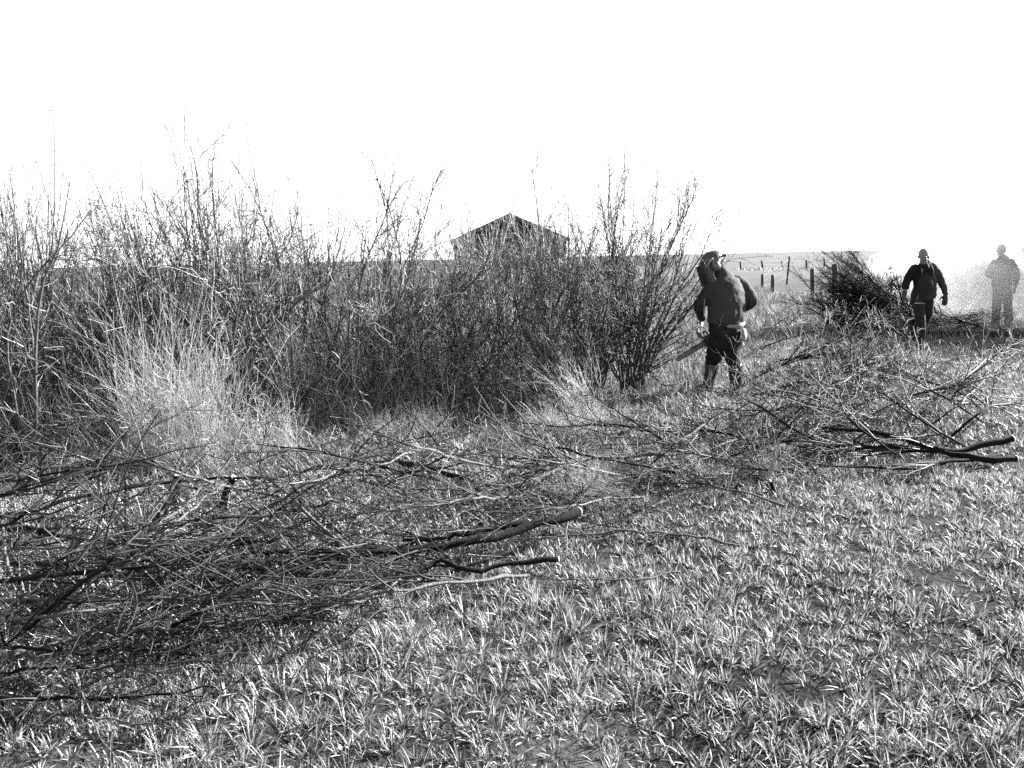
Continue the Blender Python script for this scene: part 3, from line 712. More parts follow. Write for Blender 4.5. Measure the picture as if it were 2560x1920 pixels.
# ------------------------------------------------------------------ shed
def build_shed():
    y0 = 41.0
    cx = D(1275, 600, y0).x; g0 = gz(cx, y0)
    e = empty('shed', (cx, y0, g0))
    Mw = mat('shed_wall', 0.05, 0.085, 3, 0.9, 0.1, 0.3); Mg = mat('shed_gable_boards', 0.028, 0.045, 6, 0.9, 0.1, 0.2, stretch=(4, 1, 0.3))
    Mr = mat('shed_roof', 0.06, 0.10, 2.5, 0.9, 0.1, 0.3); Md = mat('shed_door', 0.085, 0.11, 5, 0.8, 0.2); Mk = mat('shed_beam', 0.02, 0.03, 5, 0.9, 0.1)
    hw, he, ha, dp = 2.85, 2.55, 3.78, 7.0
    def prism(name, prof, ya, yb, m, par=e):
        n = len(prof)
        V = [(x, ya, z) for x, z in prof] + [(x, yb, z) for x, z in prof]
        F = [tuple(range(n)), tuple(range(2 * n - 1, n - 1, -1))] + [(i, i + n, (i + 1) % n + n, (i + 1) % n) for i in range(n)]
        me = bpy.data.meshes.new(name); me.from_pydata(V, [], [f[::-1] for f in F]); me.materials.append(m)
        return link(name, me, None, par)
    prism('wall', [(-hw, -0.3), (hw, -0.3), (hw, he), (-hw, he)], 0, dp, Mw)
    prism('gable', [(-hw, he - 0.25), (hw, he - 0.25), (hw, he + 0.03), (0, ha - 0.05), (-hw, he + 0.03)], -0.03, dp + 0.03, Mg)
    for s in (-1, 1):
        # roof slope with thickness and a slight sag
        th = 0.12; n = 8; V = []; xs = np.linspace(0, hw + 0.12, n)
        for yy in (-0.35, dp + 0.35):
            for x in xs:
                z = ha - (ha - he) * x / hw + 0.02 * math.sin(x * 4.3 + s) * (1 if yy < 0 else .5)
                V += [(s * x, yy, z), (s * x, yy, z + th)]
        F = []
        o2 = 2 * n
        for i in range(n - 1):
            a = 2 * i
            F += [(a, a + 2, a + 3, a + 1), (o2 + a, o2 + a + 1, o2 + a + 3, o2 + a + 2), (a + 1, a + 3, o2 + a + 3, o2 + a + 1), (a, o2 + a, o2 + a + 2, a + 2)]
        a = 2 * (n - 1); F += [(a, o2 + a, o2 + a + 1, a + 1)]
        me = bpy.data.meshes.new('roof'); me.from_pydata(V, [], F); me.materials.append(Mr)
        rf = link('roof', me, None, e)
        bb = Tubes()
        P = np.array([[s * 0.0, -0.38, ha - 0.02], [s * (hw + 0.14), -0.38, he - 0.15]])
        me2 = bpy.data.meshes.new('barge_board')
        x1, z1 = hw + 0.14, ha - (ha - he) * (hw + .14) / hw
        V = [(0, -0.39, ha + 0.13), (s * x1, -0.39, z1 + 0.13), (s * x1, -0.39, z1 - 0.06), (0, -0.39, ha - 0.06), (0, -0.355, ha + 0.13), (s * x1, -0.355, z1 + 0.13), (s * x1, -0.355, z1 - 0.06), (0, -0.355, ha - 0.06)]
        me2.from_pydata(V, [], [(0, 1, 2, 3), (7, 6, 5, 4), (0, 4, 5, 1), (1, 5, 6, 2), (2, 6, 7, 3), (3, 7, 4, 0)]); me2.materials.append(Mr)
        link('barge_board', me2, None, rf)
    link('lintel', box_mesh('lintel', 2.3, 0.12, 0.13, Mk, 0.01, (-0.35, -0.09, 2.32)), None, e)
    dr = link('door', box_mesh('door', 1.9, 0.06, 2.2, Md, 0.005, (-0.35, -0.07, 1.12)), None, e)
    for i in range(19):
        link('door_rib', box_mesh('door_rib', 0.05, 0.03, 2.1, Md, 0.008, (-0.35 - 0.9 + 0.1 * i, -0.113, 1.12)), None, dr)
    set_props(e, 'dark gabled shed with a ribbed door seen through the hedge twigs', 'shed')
build_shed()

# ------------------------------------------------------------------ fences
def post_mesh(h, r, lean, seed):
    rg = np.random.default_rng(seed)
    P = np.array([[0, 0, -0.3], [lean * .3, 0, h * .3], [lean * .65, 0, h * .65], [lean, 0, h]])
    rad = r * (1 + 0.07 * rg.standard_normal((1, 4)))
    return Tubes().add(P, rad, 7, closed=True).mesh('post', M['postwood'])
def fence(label, posts, dist, wires, wr=0.006):
    """posts: (ubase, vbase, utop, vtop, r)"""
    feet = []
    e = None
    for k, (ub, vb, ut, vt, r) in enumerate(posts):
        y = dist(k) if callable(dist) else dist
        b = D(ub, vb, y); t = D(ut, vt, y)
        b.z = min(b.z, gz(b.x, b.y)) if abs(b.z - gz(b.x, b.y)) < 0.5 else b.z
        if e is None:
            e = empty('wire_fence', (b.x, b.y, gz(b.x, b.y)))
            org = e.location.copy()
        o = link('post', post_mesh(t.z - b.z, r * 1.2, t.x - b.x, k), None, e); o.location = b - org
        feet.append((b - org, t - org))
    feet.sort(key=lambda q: q[0].x)
    for f in wires:
        pts = [np.array(b.lerp(t, f)) for b, t in feet]
        seg = []
        for a, b in zip(pts[:-1], pts[1:]):
            for s_ in np.linspace(0, 1, 6)[:-1]:
                q = a * (1 - s_) + b * s_; q[2] -= 0.12 * s_ * (1 - s_); q[1] -= 0.06; seg.append(q)
        seg.append(pts[-1])
        link('wire', Tubes().add(np.array(seg), np.full(len(seg), wr), 3).mesh('wire', M['wire']), None, e)
    set_props(e, label, 'fence')
near_y = [43, 36.5, 35, 25.2, 22.5]
fence('near wire fence with stout leaning wooden posts behind the helmeted man',
      [(1966, 719, 1974, 641, .045), (1906, 732, 1906, 685, .06), (1932, 739, 1932, 687, .078), (2031, 772, 2031, 672, .06), (2088, 780, 2087, 660, .06)], lambda k: near_y[k], (0.35, 0.62, 0.9), 0.003)
fence('far wire fence with thin posts along the grassy bank',
      [(1750, 688, 1750, 655, .05), (1806, 686, 1806, 652, .07), (1852, 685, 1851, 653, .07), (1909, 683, 1904, 651, .075), (1958, 682, 1954, 652, .045), (2016, 681, 2016, 651, .075), (2064, 679, 2060, 645, .07), (2120, 678, 2118, 647, .06), (2180, 676, 2180, 646, .06)], 71.0, (0.5, 0.9), 0.012)
fence('distant fence of tiny thin posts on the skyline',
      [(u, 640 - (u - 1900) * .022, u, 628 - (u - 1900) * .022, .10) for u in (1866, 1900, 1934, 1968, 2002, 2036, 2070, 2104)], 290.0, (0.4,), 0.03)
def bank():
    b = Blades()
    n = 9000
    x = rng.uniform(8, 60, n); y = 69.0 + rng.normal(0, 2.2, n) + 0.25 * np.sin(x * 0.35)
    keep = value_noise(x + 9, y * 0, 2.0, 4) > 0.62
    x = x[keep]; y = y[keep]; n = len(x)
    b.add(x, y, rng.uniform(0.05, 0.3, n), rng.uniform(0.03, 0.06, n), np.abs(rng.normal(0.3, .3, n)), rng.uniform(0, 6.28, n), 3)
    b.obj('bank_grass', M['grass'], 'dark rough grass along the bank below the far fence')
bank()

# ------------------------------------------------------------------ people
M['skin'] = mat('skin', 0.10, 0.14, 20, 0.5, 0.4)
M['jacket'] = mat('work_jacket', 0.026, 0.038, 40, 0.85, 0.15, 0.25, bscale=14)
M['trousers'] = mat('work_trousers', 0.008, 0.014, 30, 0.85, 0.15, 0.35, bscale=16)
M['blackcloth'] = mat('black_cloth', 0.006, 0.010, 30, 0.85, 0.15, 0.3, bscale=16)
M['bib'] = mat('bib_overalls', 0.010, 0.018, 30, 0.8, 0.2, 0.3, bscale=18)
M['rubber'] = mat('rubber_boot', 0.008, 0.014, 8, 0.32, 0.45)
M['leather'] = mat('leather_glove', 0.02, 0.04, 30, 0.6, 0.3)
M['helmet'] = mat('helmet_plastic', 0.035, 0.05, 4, 0.3, 0.5)
M['blackplastic'] = mat('black_plastic', 0.010, 0.016, 10, 0.4, 0.5)
M['muff'] = mat('ear_muff_shell', 0.06, 0.09, 8, 0.3, 0.5)
M['paleshirt'] = mat('pale_shirt', 0.16, 0.22, 20, 0.9, 0.1)
M['hair'] = mat('grey_hair', 0.10, 0.24, 60, 0.6, 0.4, 0.4)
M['jeans'] = mat('pale_trousers', 0.05, 0.08, 20, 0.9, 0.1, 0.3, bscale=14)
M['steel'] = mat('guide_bar_steel', 0.12, 0.2, 30, 0.35, 0.6)
M['sawbody'] = mat('saw_housing', 0.04, 0.06, 10, 0.4, 0.5)

def ring_tube(bm, pts, radii, side=None, n=14):
    """closed tube with oval rings; radii = (across, deep) pairs; side = vector for 'across'"""
    pts = [Vector(p) for p in pts]
    rings = []
    m = len(pts)
    for i, p in enumerate(pts):
        t = (pts[min(i + 1, m - 1)] - pts[max(i - 1, 0)]).normalized()
        s = Vector(side) if side is not None else (Vector((1, 0, 0)) if abs(t.x) < 0.85 else Vector((0, 1, 0)))
        u = (s - t * s.dot(t)).normalized(); v = t.cross(u)
        ra, rb = radii[i] if hasattr(radii[i], '__len__') else (radii[i], radii[i])
        ring = [bm.verts.new(p + u * (ra * math.cos(a)) + v * (rb * math.sin(a))) for a in [2 * math.pi * k / n for k in range(n)]]
        rings.append(ring)
    for a, b in zip(rings[:-1], rings[1:]):
        for k in range(n):
            bm.faces.new((a[k], a[(k + 1) % n], b[(k + 1) % n], b[k]))
    bm.faces.new(rings[0][::-1]); bm.faces.new(rings[-1])
def limb(bm, pts, rad, side=None, n=12, sub=5):
    """smooth tapered limb with rounded ends"""
    P = catmull([list(p) for p in pts], (len(pts) - 1) * sub + 1)
    f = np.linspace(0, len(pts) - 1, len(P))
    ra = np.interp(f, range(len(pts)), [r[0] if hasattr(r, '__len__') else r for r in rad])
    rb = np.interp(f, range(len(pts)), [r[1] if hasattr(r, '__len__') else r for r in rad])
    t0 = Vector(P[0] - P[1]).normalized(); t1 = Vector(P[-1] - P[-2]).normalized()
    pp = [Vector(P[0]) + t0 * (rb[0] * .6)] + [Vector(q) for q in P] + [Vector(P[-1]) + t1 * (rb[-1] * .6)]
    rr = [(ra[0] * .55, rb[0] * .55)] + list(zip(ra, rb)) + [(ra[-1] * .55, rb[-1] * .55)]
    ring_tube(bm, pp, rr, side, n)
def blob(bm, c, r, rot=None, seg=16):
    g = bmesh.ops.create_uvsphere(bm, u_segments=seg, v_segments=seg // 2 + 2, radius=1)
    Mx = Matrix.Translation(c) @ (rot if rot is not None else Matrix()) @ Matrix.Diagonal((*r, 1))
    bmesh.ops.transform(bm, matrix=Mx, verts=g['verts'])
tex = bpy.data.textures.new('folds', 'CLOUDS'); tex.noise_scale = 0.11; tex.noise_depth = 2
def fuse(name, bm, m, parent, voxel=0.012, smooth=4, folds=0.0):
    """one continuous surface from overlapping closed pieces"""
    me = bpy.data.meshes.new(name); bm.to_mesh(me); bm.free()
    o = bpy.data.objects.new(name, me); C.objects.link(o)
    md = o.modifiers.new('r', 'REMESH'); md.mode = 'VOXEL'; md.voxel_size = voxel
    if folds:
        ds = o.modifiers.new('d', 'DISPLACE'); ds.texture = tex; ds.strength = folds; ds.mid_level = 0.5
    sm = o.modifiers.new('s', 'SMOOTH'); sm.factor = 0.5; sm.iterations = smooth
    dg = bpy.context.evaluated_depsgraph_get()
    me2 = bpy.data.meshes.new_from_object(o.evaluated_get(dg)); me2.name = name
    bpy.data.objects.remove(o); bpy.data.meshes.remove(me)
    me2.materials.clear(); me2.materials.append(m)
    me2.polygons.foreach_set('use_smooth', np.ones(len(me2.polygons), bool))
    return link(name, me2, None, parent)
def V3(*a): return Vector(a)
def head(bm, c, face, up=(0, 0, 1), s=1.0):
    """skull, jaw, nose, ears, brow round centre c, looking along face"""
    f = Vector(face).normalized(); r = f.cross(Vector(up)).normalized(); u = r.cross(f)
    Rm = Matrix((r, f, u)).transposed().to_4x4()
    c = Vector(c)
    L = lambda x, y, z: c + (r * x + f * y + u * z) * s
    blob(bm, L(0, -.012, .03), (.074 * s, .095 * s, .088 * s), Rm)
    blob(bm, L(0, .028, -.052), (.056 * s, .062 * s, .066 * s), Rm)
    blob(bm, L(0, .07, -.092), (.030 * s, .024 * s, .022 * s), Rm)
    blob(bm, L(0, .098, -.022), (.014 * s, .02 * s, .028 * s), Rm)
    blob(bm, L(0, .083, .016), (.055 * s, .016 * s, .012 * s), Rm)
    blob(bm, L(0, .086, -.062), (.024 * s, .012 * s, .006 * s), Rm)
    blob(bm, L(0, .084, -.074), (.022 * s, .012 * s, .007 * s), Rm)
    for k in (-1, 1):
        blob(bm, L(k * .077, -.01, -.01), (.009 * s, .022 * s, .032 * s), Rm)
        blob(bm, L(k * .034, .064, -.03), (.024 * s, .018 * s, .02 * s), Rm)
    return L, Rm
def eyes(parent, L, s=1.0):
    for k in (-1, 1):
        bm = bmesh.new(); blob(bm, L(k * .031, .078, .002), (.012 * s,) * 3, None, 10)
        me = bpy.data.meshes.new('eye'); bm.to_mesh(me); bm.free(); me.materials.append(M['paleshirt']); link('eye', me, None, parent)
def hand(bm, wrist, tip, palm_n, curl=0.5, r=1.0, thumb=1):
    """palm with four fingers and a thumb, from wrist towards tip"""
    w0 = Vector(wrist); a = (Vector(tip) - w0); L = a.length; a.normalize()
    nrm_ = Vector(palm_n); nrm_ = (nrm_ - a * nrm_.dot(a)).normalized(); sd = a.cross(nrm_)
    limb(bm, [w0 - a * .02, w0 + a * L * .25, w0 + a * L * .5], [(.028 * r, .02 * r), (.04 * r, .017 * r), (.043 * r, .015 * r)], sd)
    for k, (off, ln) in enumerate(((-.032, .44), (-.011, .5), (.011, .47), (.032, .38))):
        b = w0 + a * L * .46 + sd * off * r
        p1 = b + a * L * ln * .45 + nrm_ * curl * .01
        p2 = p1 + (a * (1 - curl * .4) + nrm_ * curl * .7).normalized() * L * ln * .35
        p3 = p2 + (a * (1 - curl * .8) + nrm_ * curl).normalized() * L * ln * .25
        limb(bm, [b, p1, p2, p3], [.0105 * r, .01 * r, .009 * r, .008 * r], None, 8, 3)
    b = w0 + a * L * .14 + sd * thumb * .03 * r
    limb(bm, [b, b + (a * .6 + sd * thumb * .75 + nrm_ * .25).normalized() * L * .22, b + (a * .6 + sd * thumb * .75 + nrm_ * .25).normalized() * L * .22 + (a * .9 + sd * thumb * .25 + nrm_ * .4).normalized() * L * .2], [.014 * r, .012 * r, .009 * r], None, 8, 3)

def man_helmet():
    base = G(1812, 990); base.z = gz(base.x, base.y)
    e = empty('person', base, 0.6)
    hc = V3(-.112, .115, 1.535); face = V3(-.71, .55, -.48)
    bm = bmesh.new()
    L, Rm = head(bm, hc, face)
    limb(bm, [hc + V3(.03, .0, -.03), V3(-.045, .03, 1.40), V3(-.02, .0, 1.30)], [.06, .06, .07])
    limb(bm, [V3(-.02, 0, 1.33), V3(-.01, 0, 1.1), V3(0, 0, .85)], [(.17, .10), (.16, .1), (.16, .1)])
    limb(bm, [V3(.168, -.03, 1.34), V3(.25, -.16, 1.14), V3(.30, .04, 1.0)], [.045, .04, .032])
    limb(bm, [V3(-.18, .04, 1.3), V3(-.2, .22, 1.08), V3(.0, .37, .92)], [.045, .04, .032])
    hand(bm, (.30, .04, 1.0), (.24, .18, .92), (-.5, .3, -.8), .9)
    hand(bm, (.0, .37, .92), (.06, .47, .80), (.6, .2, -.7), .9, 1.0, -1)
    for (hx, kx, ky, fx, fy) in ((-.10, -.02, .14, .09, .34), (.10, .115, .0, .115, -.07)):
        limb(bm, [V3(hx, .02, .86), V3(kx, ky, .5), V3(fx, fy, .08)], [.07, .05, .034])
        limb(bm, [V3(fx, fy, .05), V3(fx, fy + .14, .035)], [(.04, .035), (.035, .025)])
    fuse('body', bm, M['skin'], e, .009, 2)
    eyes(e, L)
    # jacket
    bm = bmesh.new()
    limb(bm, [V3(-.045, .03, 1.44), V3(-.035, .025, 1.39), V3(-.02, .005, 1.30), V3(-.005, -.01, 1.15), V3(.0, -.005, 1.0), V3(.0, 0, .89)],
         [(.09, .085), (.185, .14), (.235, .18), (.245, .20), (.25, .195), (.245, .19)], (1, 0, 0), 20)
    limb(bm, [V3(.14, -.01, 1.355), V3(.205, -.09, 1.26), V3(.25, -.16, 1.13), V3(.29, -.06, 1.06), V3(.30, .04, 1.0)], [.085, .082, .07, .064, .052])
    limb(bm, [V3(-.15, .03, 1.335), V3(-.21, .10, 1.22), V3(-.21, .22, 1.08), V3(-.1, .31, 1.0), V3(.0, .37, .92)], [.085, .08, .068, .06, .05])
    fuse('jacket', bm, M['jacket'], e, .011, 3, .035)
    bm = bmesh.new(); limb(bm, [V3(-.048, .035, 1.43), V3(-.056, .045, 1.475)], [(.088, .085), (.08, .078)], None, 18)
    fuse('collar', bm, M['jacket'], e, .008, 1)
    bm = bmesh.new(); limb(bm, [V3(.02, 0, .885), V3(.02, 0, .845)], [(.225, .185), (.222, .18)], (1, 0, 0), 20)
    fuse('shirt_tail', bm, M['paleshirt'], e, .01, 1, .015)
    # trousers
    bm = bmesh.new()
    limb(bm, [V3(.0, .0, .92), V3(.0, .01, .76), V3(.0, .02, .66)], [(.22, .15), (.23, .17), (.20, .16)], (1, 0, 0), 20)
    limb(bm, [V3(-.10, .02, .70), V3(-.02, .14, .5), V3(.045, .245, .40), V3(.07, .295, .31)], [(.13, .13), (.108, .108), (.09, .092), (.07, .072)])
    limb(bm, [V3(.105, .0, .70), V3(.115, .0, .5), V3(.115, -.04, .40), V3(.115, -.055, .31)], [(.13, .13), (.108, .108), (.09, .092), (.07, .072)])
    fuse('trousers', bm, M['trousers'], e, .011, 3, .045)
    for (fx, fy) in ((.09, .34), (.115, -.07)):
        bm = bmesh.new()
        limb(bm, [V3(fx - (.03 if fy > 0 else 0), fy - (.09 if fy > 0 else -.025), .37), V3(fx - (.008 if fy > 0 else 0), fy - (.03 if fy > 0 else -.01), .2), V3(fx, fy, .09), V3(fx, fy, .04)], [(.082, .086), (.074, .08), (.064, .072), (.058, .07)])
        limb(bm, [V3(fx, fy - .03, .04), V3(fx, fy + .08, .045), V3(fx, fy + .18, .035)], [(.045, .04), (.05, .045), (.042, .03)])
        fuse('boot', bm, M['rubber'], e, .009, 3)
    # white cloth in the back pocket
    bm = bmesh.new(); limb(bm, [V3(.11, -.165, .80), V3(.11, -.18, .74), V3(.105, -.18, .68)], [(.045, .02), (.05, .02), (.03, .012)], (1, .3, 0))
    fuse('pocket_cloth', bm, M['paleshirt'], e, .008, 2, .02)
    # helmet with brim, ear muffs and visor
    bm = bmesh.new()
    blob(bm, L(0, -.012, .065), (.112, .135, .10), Rm, 28)
    cut = L(0, 0, .045); upv = (L(0, 0, 1) - L(0, 0, 0)).normalized()
    bmesh.ops.bisect_plane(bm, geom=bm.verts[:] + bm.edges[:] + bm.faces[:], plane_co=cut, plane_no=upv, clear_inner=True)
    ed = [x for x in bm.edges if x.is_boundary]; bmesh.ops.contextual_create(bm, geom=ed)
    hm = fuse('helmet', bm, M['helmet'], e, .006, 2)
    bm = bmesh.new(); fv = Vector(face).normalized(); rv = fv.cross(Vector((0, 0, 1))).normalized()
    limb(bm, [L(-.07, -.15, .042), L(0, -.172, .045), L(.07, -.15, .042)], [(.028, .012)] * 3, fv)
    fuse('brim', bm, M['blackplastic'], hm, .005, 1)
    for k in (-1, 1):
        bm = bmesh.new(); blob(bm, L(k * .098, -.01, -.012), (.034, .05, .065), Rm, 18)
        mf = fuse('ear_muff', bm, M['muff'], hm, .005, 1)
        bm = bmesh.new(); limb(bm, [L(k * .118, -.005, .03), L(k * .123, -.01, .09)], [.008, .008], None, 8)
        fuse('muff_arm', bm, M['steel'], mf, .004, 1)
    # harness under the helmet rear
    bm = bmesh.new(); limb(bm, [L(-.07, -.115, -.005), L(0, -.13, -.012), L(.07, -.115, -.005)], [.011] * 3, None, 8)
    fuse('head_band', bm, M['blackplastic'], hm, .005, 1)
    # curved mesh visor
    Vv = []; Fv = []
    na, nz = 13, 7
    for off in (0, .004):
        for j in range(nz):
            for i in range(na):
                a = (i / (na - 1) - .5) * 2.5; z = .08 - j / (nz - 1) * .235
                rr = .175 + off + .045 * (j / (nz - 1))
                Vv.append(L(math.sin(a) * rr * .82, math.cos(a) * rr, z))
    q = na * nz
    for j in range(nz - 1):
        for i in range(na - 1):
            a = j * na + i
            Fv += [(a, a + 1, a + na + 1, a + na), (q + a, q + a + na, q + a + na + 1, q + a + 1)]
    rim = [j for j in range(na)] + [k * na + na - 1 for k in range(1, nz)] + [(nz - 1) * na + k for k in range(na - 2, -1, -1)] + [k * na for k in range(nz - 2, 0, -1)]
    for a, b in zip(rim, rim[1:] + rim[:1]): Fv.append((a, q + a, q + b, b))
    me = bpy.data.meshes.new('visor'); me.from_pydata([tuple(p) for p in Vv], [], Fv); me.materials.append(M['blackplastic']); link('visor', me, None, hm)
    set_props(e, 'man in helmet with visor and ear muffs bending over, seen from behind', 'person')
    return base
p1 = man_helmet()

def chainsaw():
    a = p1 + V3(-.10, .44, .62)
    e = empty('chainsaw', a)
    tip = V3(-.47, -.06, -.26); d = tip.normalized(); up = V3(0, 0, 1); up = (up - d * up.dot(d)).normalized(); sd = d.cross(up)
    Rm = Matrix((d, sd, up)).transposed().to_4x4()
    def part(name, me, par=e):
        me.transform(Rm); return link(name, me, None, par)
    hs = part('housing', box_mesh('housing', .26, .12, .15, M['sawbody'], .025, (-.08, 0, 0)))
    # guide bar with a round nose
    n = 12; prof = [(0.03, -.027), (.42, -.024)] + [(.42 + .024 * math.cos(t), .024 * math.sin(t)) for t in np.linspace(-1.4, 1.4, n)] + [(.42, .024), (.03, .027)]
    Vv = [(x, -.004, z) for x, z in prof] + [(x, .004, z) for x, z in prof]; k = len(prof)
    me = bpy.data.meshes.new('guide_bar'); me.from_pydata(Vv, [], [tuple(range(k)), tuple(range(2 * k - 1, k - 1, -1))] + [(i, (i + 1) % k, (i + 1) % k + k, i + k) for i in range(k)]); me.materials.append(M['steel'])
    gb = part('guide_bar', me)
    ch = [np.array([x * 1.0, 0, z * 1.12]) for x, z in prof]
    part('chain', Tubes().add(np.array(ch), np.full(len(ch), .006), 4).mesh('chain', M['blackplastic']), gb)
    part('front_handle', Tubes().add(catmull([[-.02, -.09, -.05], [-.02, -.09, .09], [-.02, 0, .13], [-.02, .09, .09]], 12), np.full(12, .013), 7, True).mesh('front_handle', M['blackplastic']))
    part('rear_handle', Tubes().add(catmull([[-.18, 0, .05], [-.30, 0, .07], [-.36, 0, 0], [-.28, 0, -.07], [-.18, 0, -.06]], 14), np.full(14, .017), 7, True).mesh('rear_handle', M['blackplastic']))
    part('hand_guard', box_mesh('hand_guard', .012, .15, .09, M['blackplastic'], .004, (.06, 0, .12)))
    set_props(e, 'chainsaw held low by the helmeted man, its grey bar pointing down left', 'chainsaw')
chainsaw()

def man_walking():
    base = G(2302, 870); base.z = gz(base.x, base.y)
    e = empty('person', base)
    hc = V3(-.085, -.09, 1.545); face = V3(-.42, -.85, -.32)
    bm = bmesh.new()
    L, Rm = head(bm, hc, face, s=1.04)
    limb(bm, [hc + V3(.02, .02, -.04), V3(-.05, -.02, 1.42), V3(-.03, 0, 1.32)], [.06, .058, .075])
    limb(bm, [V3(-.03, 0, 1.34), V3(-.02, 0, 1.1), V3(-.02, 0, .88)], [(.17, .10), (.15, .1), (.15, .1)])
    limb(bm, [V3(-.20, 0, 1.37), V3(-.305, .0, 1.13), V3(-.37, -.08, .93)], [.046, .044, .034])
    limb(bm, [V3(.15, 0, 1.37), V3(.285, .02, 1.14), V3(.335, -.06, .90)], [.046, .042, .032])
    limb(bm, [V3(-.10, 0, .88), V3(-.07, -.10, .49), V3(-.02, -.02, .08)], [.08, .055, .04])
    limb(bm, [V3(.08, .02, .88), V3(.10, .06, .50), V3(.06, .42, .22)], [.08, .055, .04])
    limb(bm, [V3(-.02, 0, .06), V3(-.03, -.15, .035)], [(.04, .035), (.035, .025)])
    limb(bm, [V3(.06, .42, .18), V3(.05, .34, .05)], [(.04, .035), (.035, .025)])
    fuse('body', bm, M['skin'], e, .009, 2)
    eyes(e, L, 1.04)
    bm = bmesh.new()
    blob(bm, L(0, -.03, .048), (.083, .098, .084), Rm)
    blob(bm, L(0, -.06, .0), (.078, .07, .07), Rm)
    hr = fuse('hair', bm, M['hair'], e, .007, 2, .012)
    # dark jersey
    bm = bmesh.new()
    limb(bm, [V3(-.045, -.01, 1.435), V3(-.04, -.01, 1.385), V3(-.03, -.01, 1.28), V3(-.02, -.015, 1.1), V3(-.03, -.01, .93)], [(.07, .07), (.155, .105), (.185, .125), (.17, .125), (.165, .125)], (1, 0, 0), 20)
    limb(bm, [V3(-.17, 0, 1.365), V3(-.245, 0, 1.26), V3(-.305, 0, 1.13), V3(-.345, -.045, 1.03)], [.08, .075, .066, .062])
    fuse('jersey', bm, M['blackcloth'], e, .011, 3, .02)
    # jacket hanging on his left side
    bm = bmesh.new()
    limb(bm, [V3(.0, .03, 1.41), V3(.03, .03, 1.33), V3(.055, .03, 1.15), V3(.07, .03, .98), V3(.085, .03, .875)], [(.13, .09), (.165, .13), (.155, .145), (.145, .145), (.14, .14)], (1, .25, 0), 20)
    limb(bm, [V3(.12, 0, 1.375), V3(.20, .01, 1.27), V3(.285, .02, 1.14), V3(.325, -.02, 1.02), V3(.333, -.055, .925)], [.085, .078, .068, .06, .05])
    fuse('jacket', bm, M['jacket'], e, .011, 3, .028)
    bm = bmesh.new(); limb(bm, [V3(.025, .0, 1.39), V3(.02, .005, 1.46), V3(.01, .02, 1.50)], [(.05, .06), (.045, .055), (.03, .045)])
    fuse('collar', bm, M['jacket'], e, .008, 1)
    # bib overalls
    bm = bmesh.new()
    limb(bm, [V3(-.03, -.085, 1.20), V3(-.03, -.075, 1.05), V3(-.03, -.01, .93), V3(-.025, 0, .82)], [(.11, .085), (.135, .09), (.185, .14), (.185, .145)], (1, 0, 0), 20)
    limb(bm, [V3(-.10, 0, .84), V3(-.085, -.08, .56), V3(-.045, -.06, .30), V3(-.025, -.01, .09)], [(.115, .125), (.085, .095), (.072, .082), (.07, .085)])
    limb(bm, [V3(.07, .02, .84), V3(.095, .05, .54), V3(.08, .25, .38), V3(.06, .42, .24)], [(.11, .125), (.085, .095), (.075, .08), (.07, .08)])
    ov = fuse('overalls', bm, M['bib'], e, .011, 3, .03)
    for k in (-.135, .055):
        bm = bmesh.new(); limb(bm, [V3(k, -.155, 1.19), V3(k - .005, -.155, 1.3), V3(k * .95 - .005, -.09, 1.405)], [(.018, .006)] * 3, (1, 0, 0), 8)
        fuse('strap', bm, M['bib'], ov, .006, 1)
    for (w_, t_, n_, th) in (((-.372, -.085, .925), (-.40, -.11, .735), (.8, -.5, 0), -1), ((.335, -.06, .90), (.315, -.09, .70), (-.8, -.6, 0), 1)):
        bm = bmesh.new(); hand(bm, w_, t_, n_, .55, 1.15, th)
        limb(bm, [Vector(w_), Vector(w_) + V3(.008, .01, .035)], [.04, .045])
        fuse('glove', bm, M['leather'], e, .007, 1)
    for (x, y, z, ty, tz) in ((-.025, -.005, .06, -.17, .04), (.06, .42, .17, .32, .05)):
        bm = bmesh.new(); limb(bm, [V3(x, y + .03, z), V3(x, (y + ty) / 2, (z + tz) / 2 + .01), V3(x - .01, ty, tz)], [(.05, .055), (.055, .05), (.042, .035)])
        fuse('boot', bm, M['rubber'], e, .009, 2)
    set_props(e, 'grey-haired man in bib overalls and gloves walking towards the viewer', 'person')
man_walking()

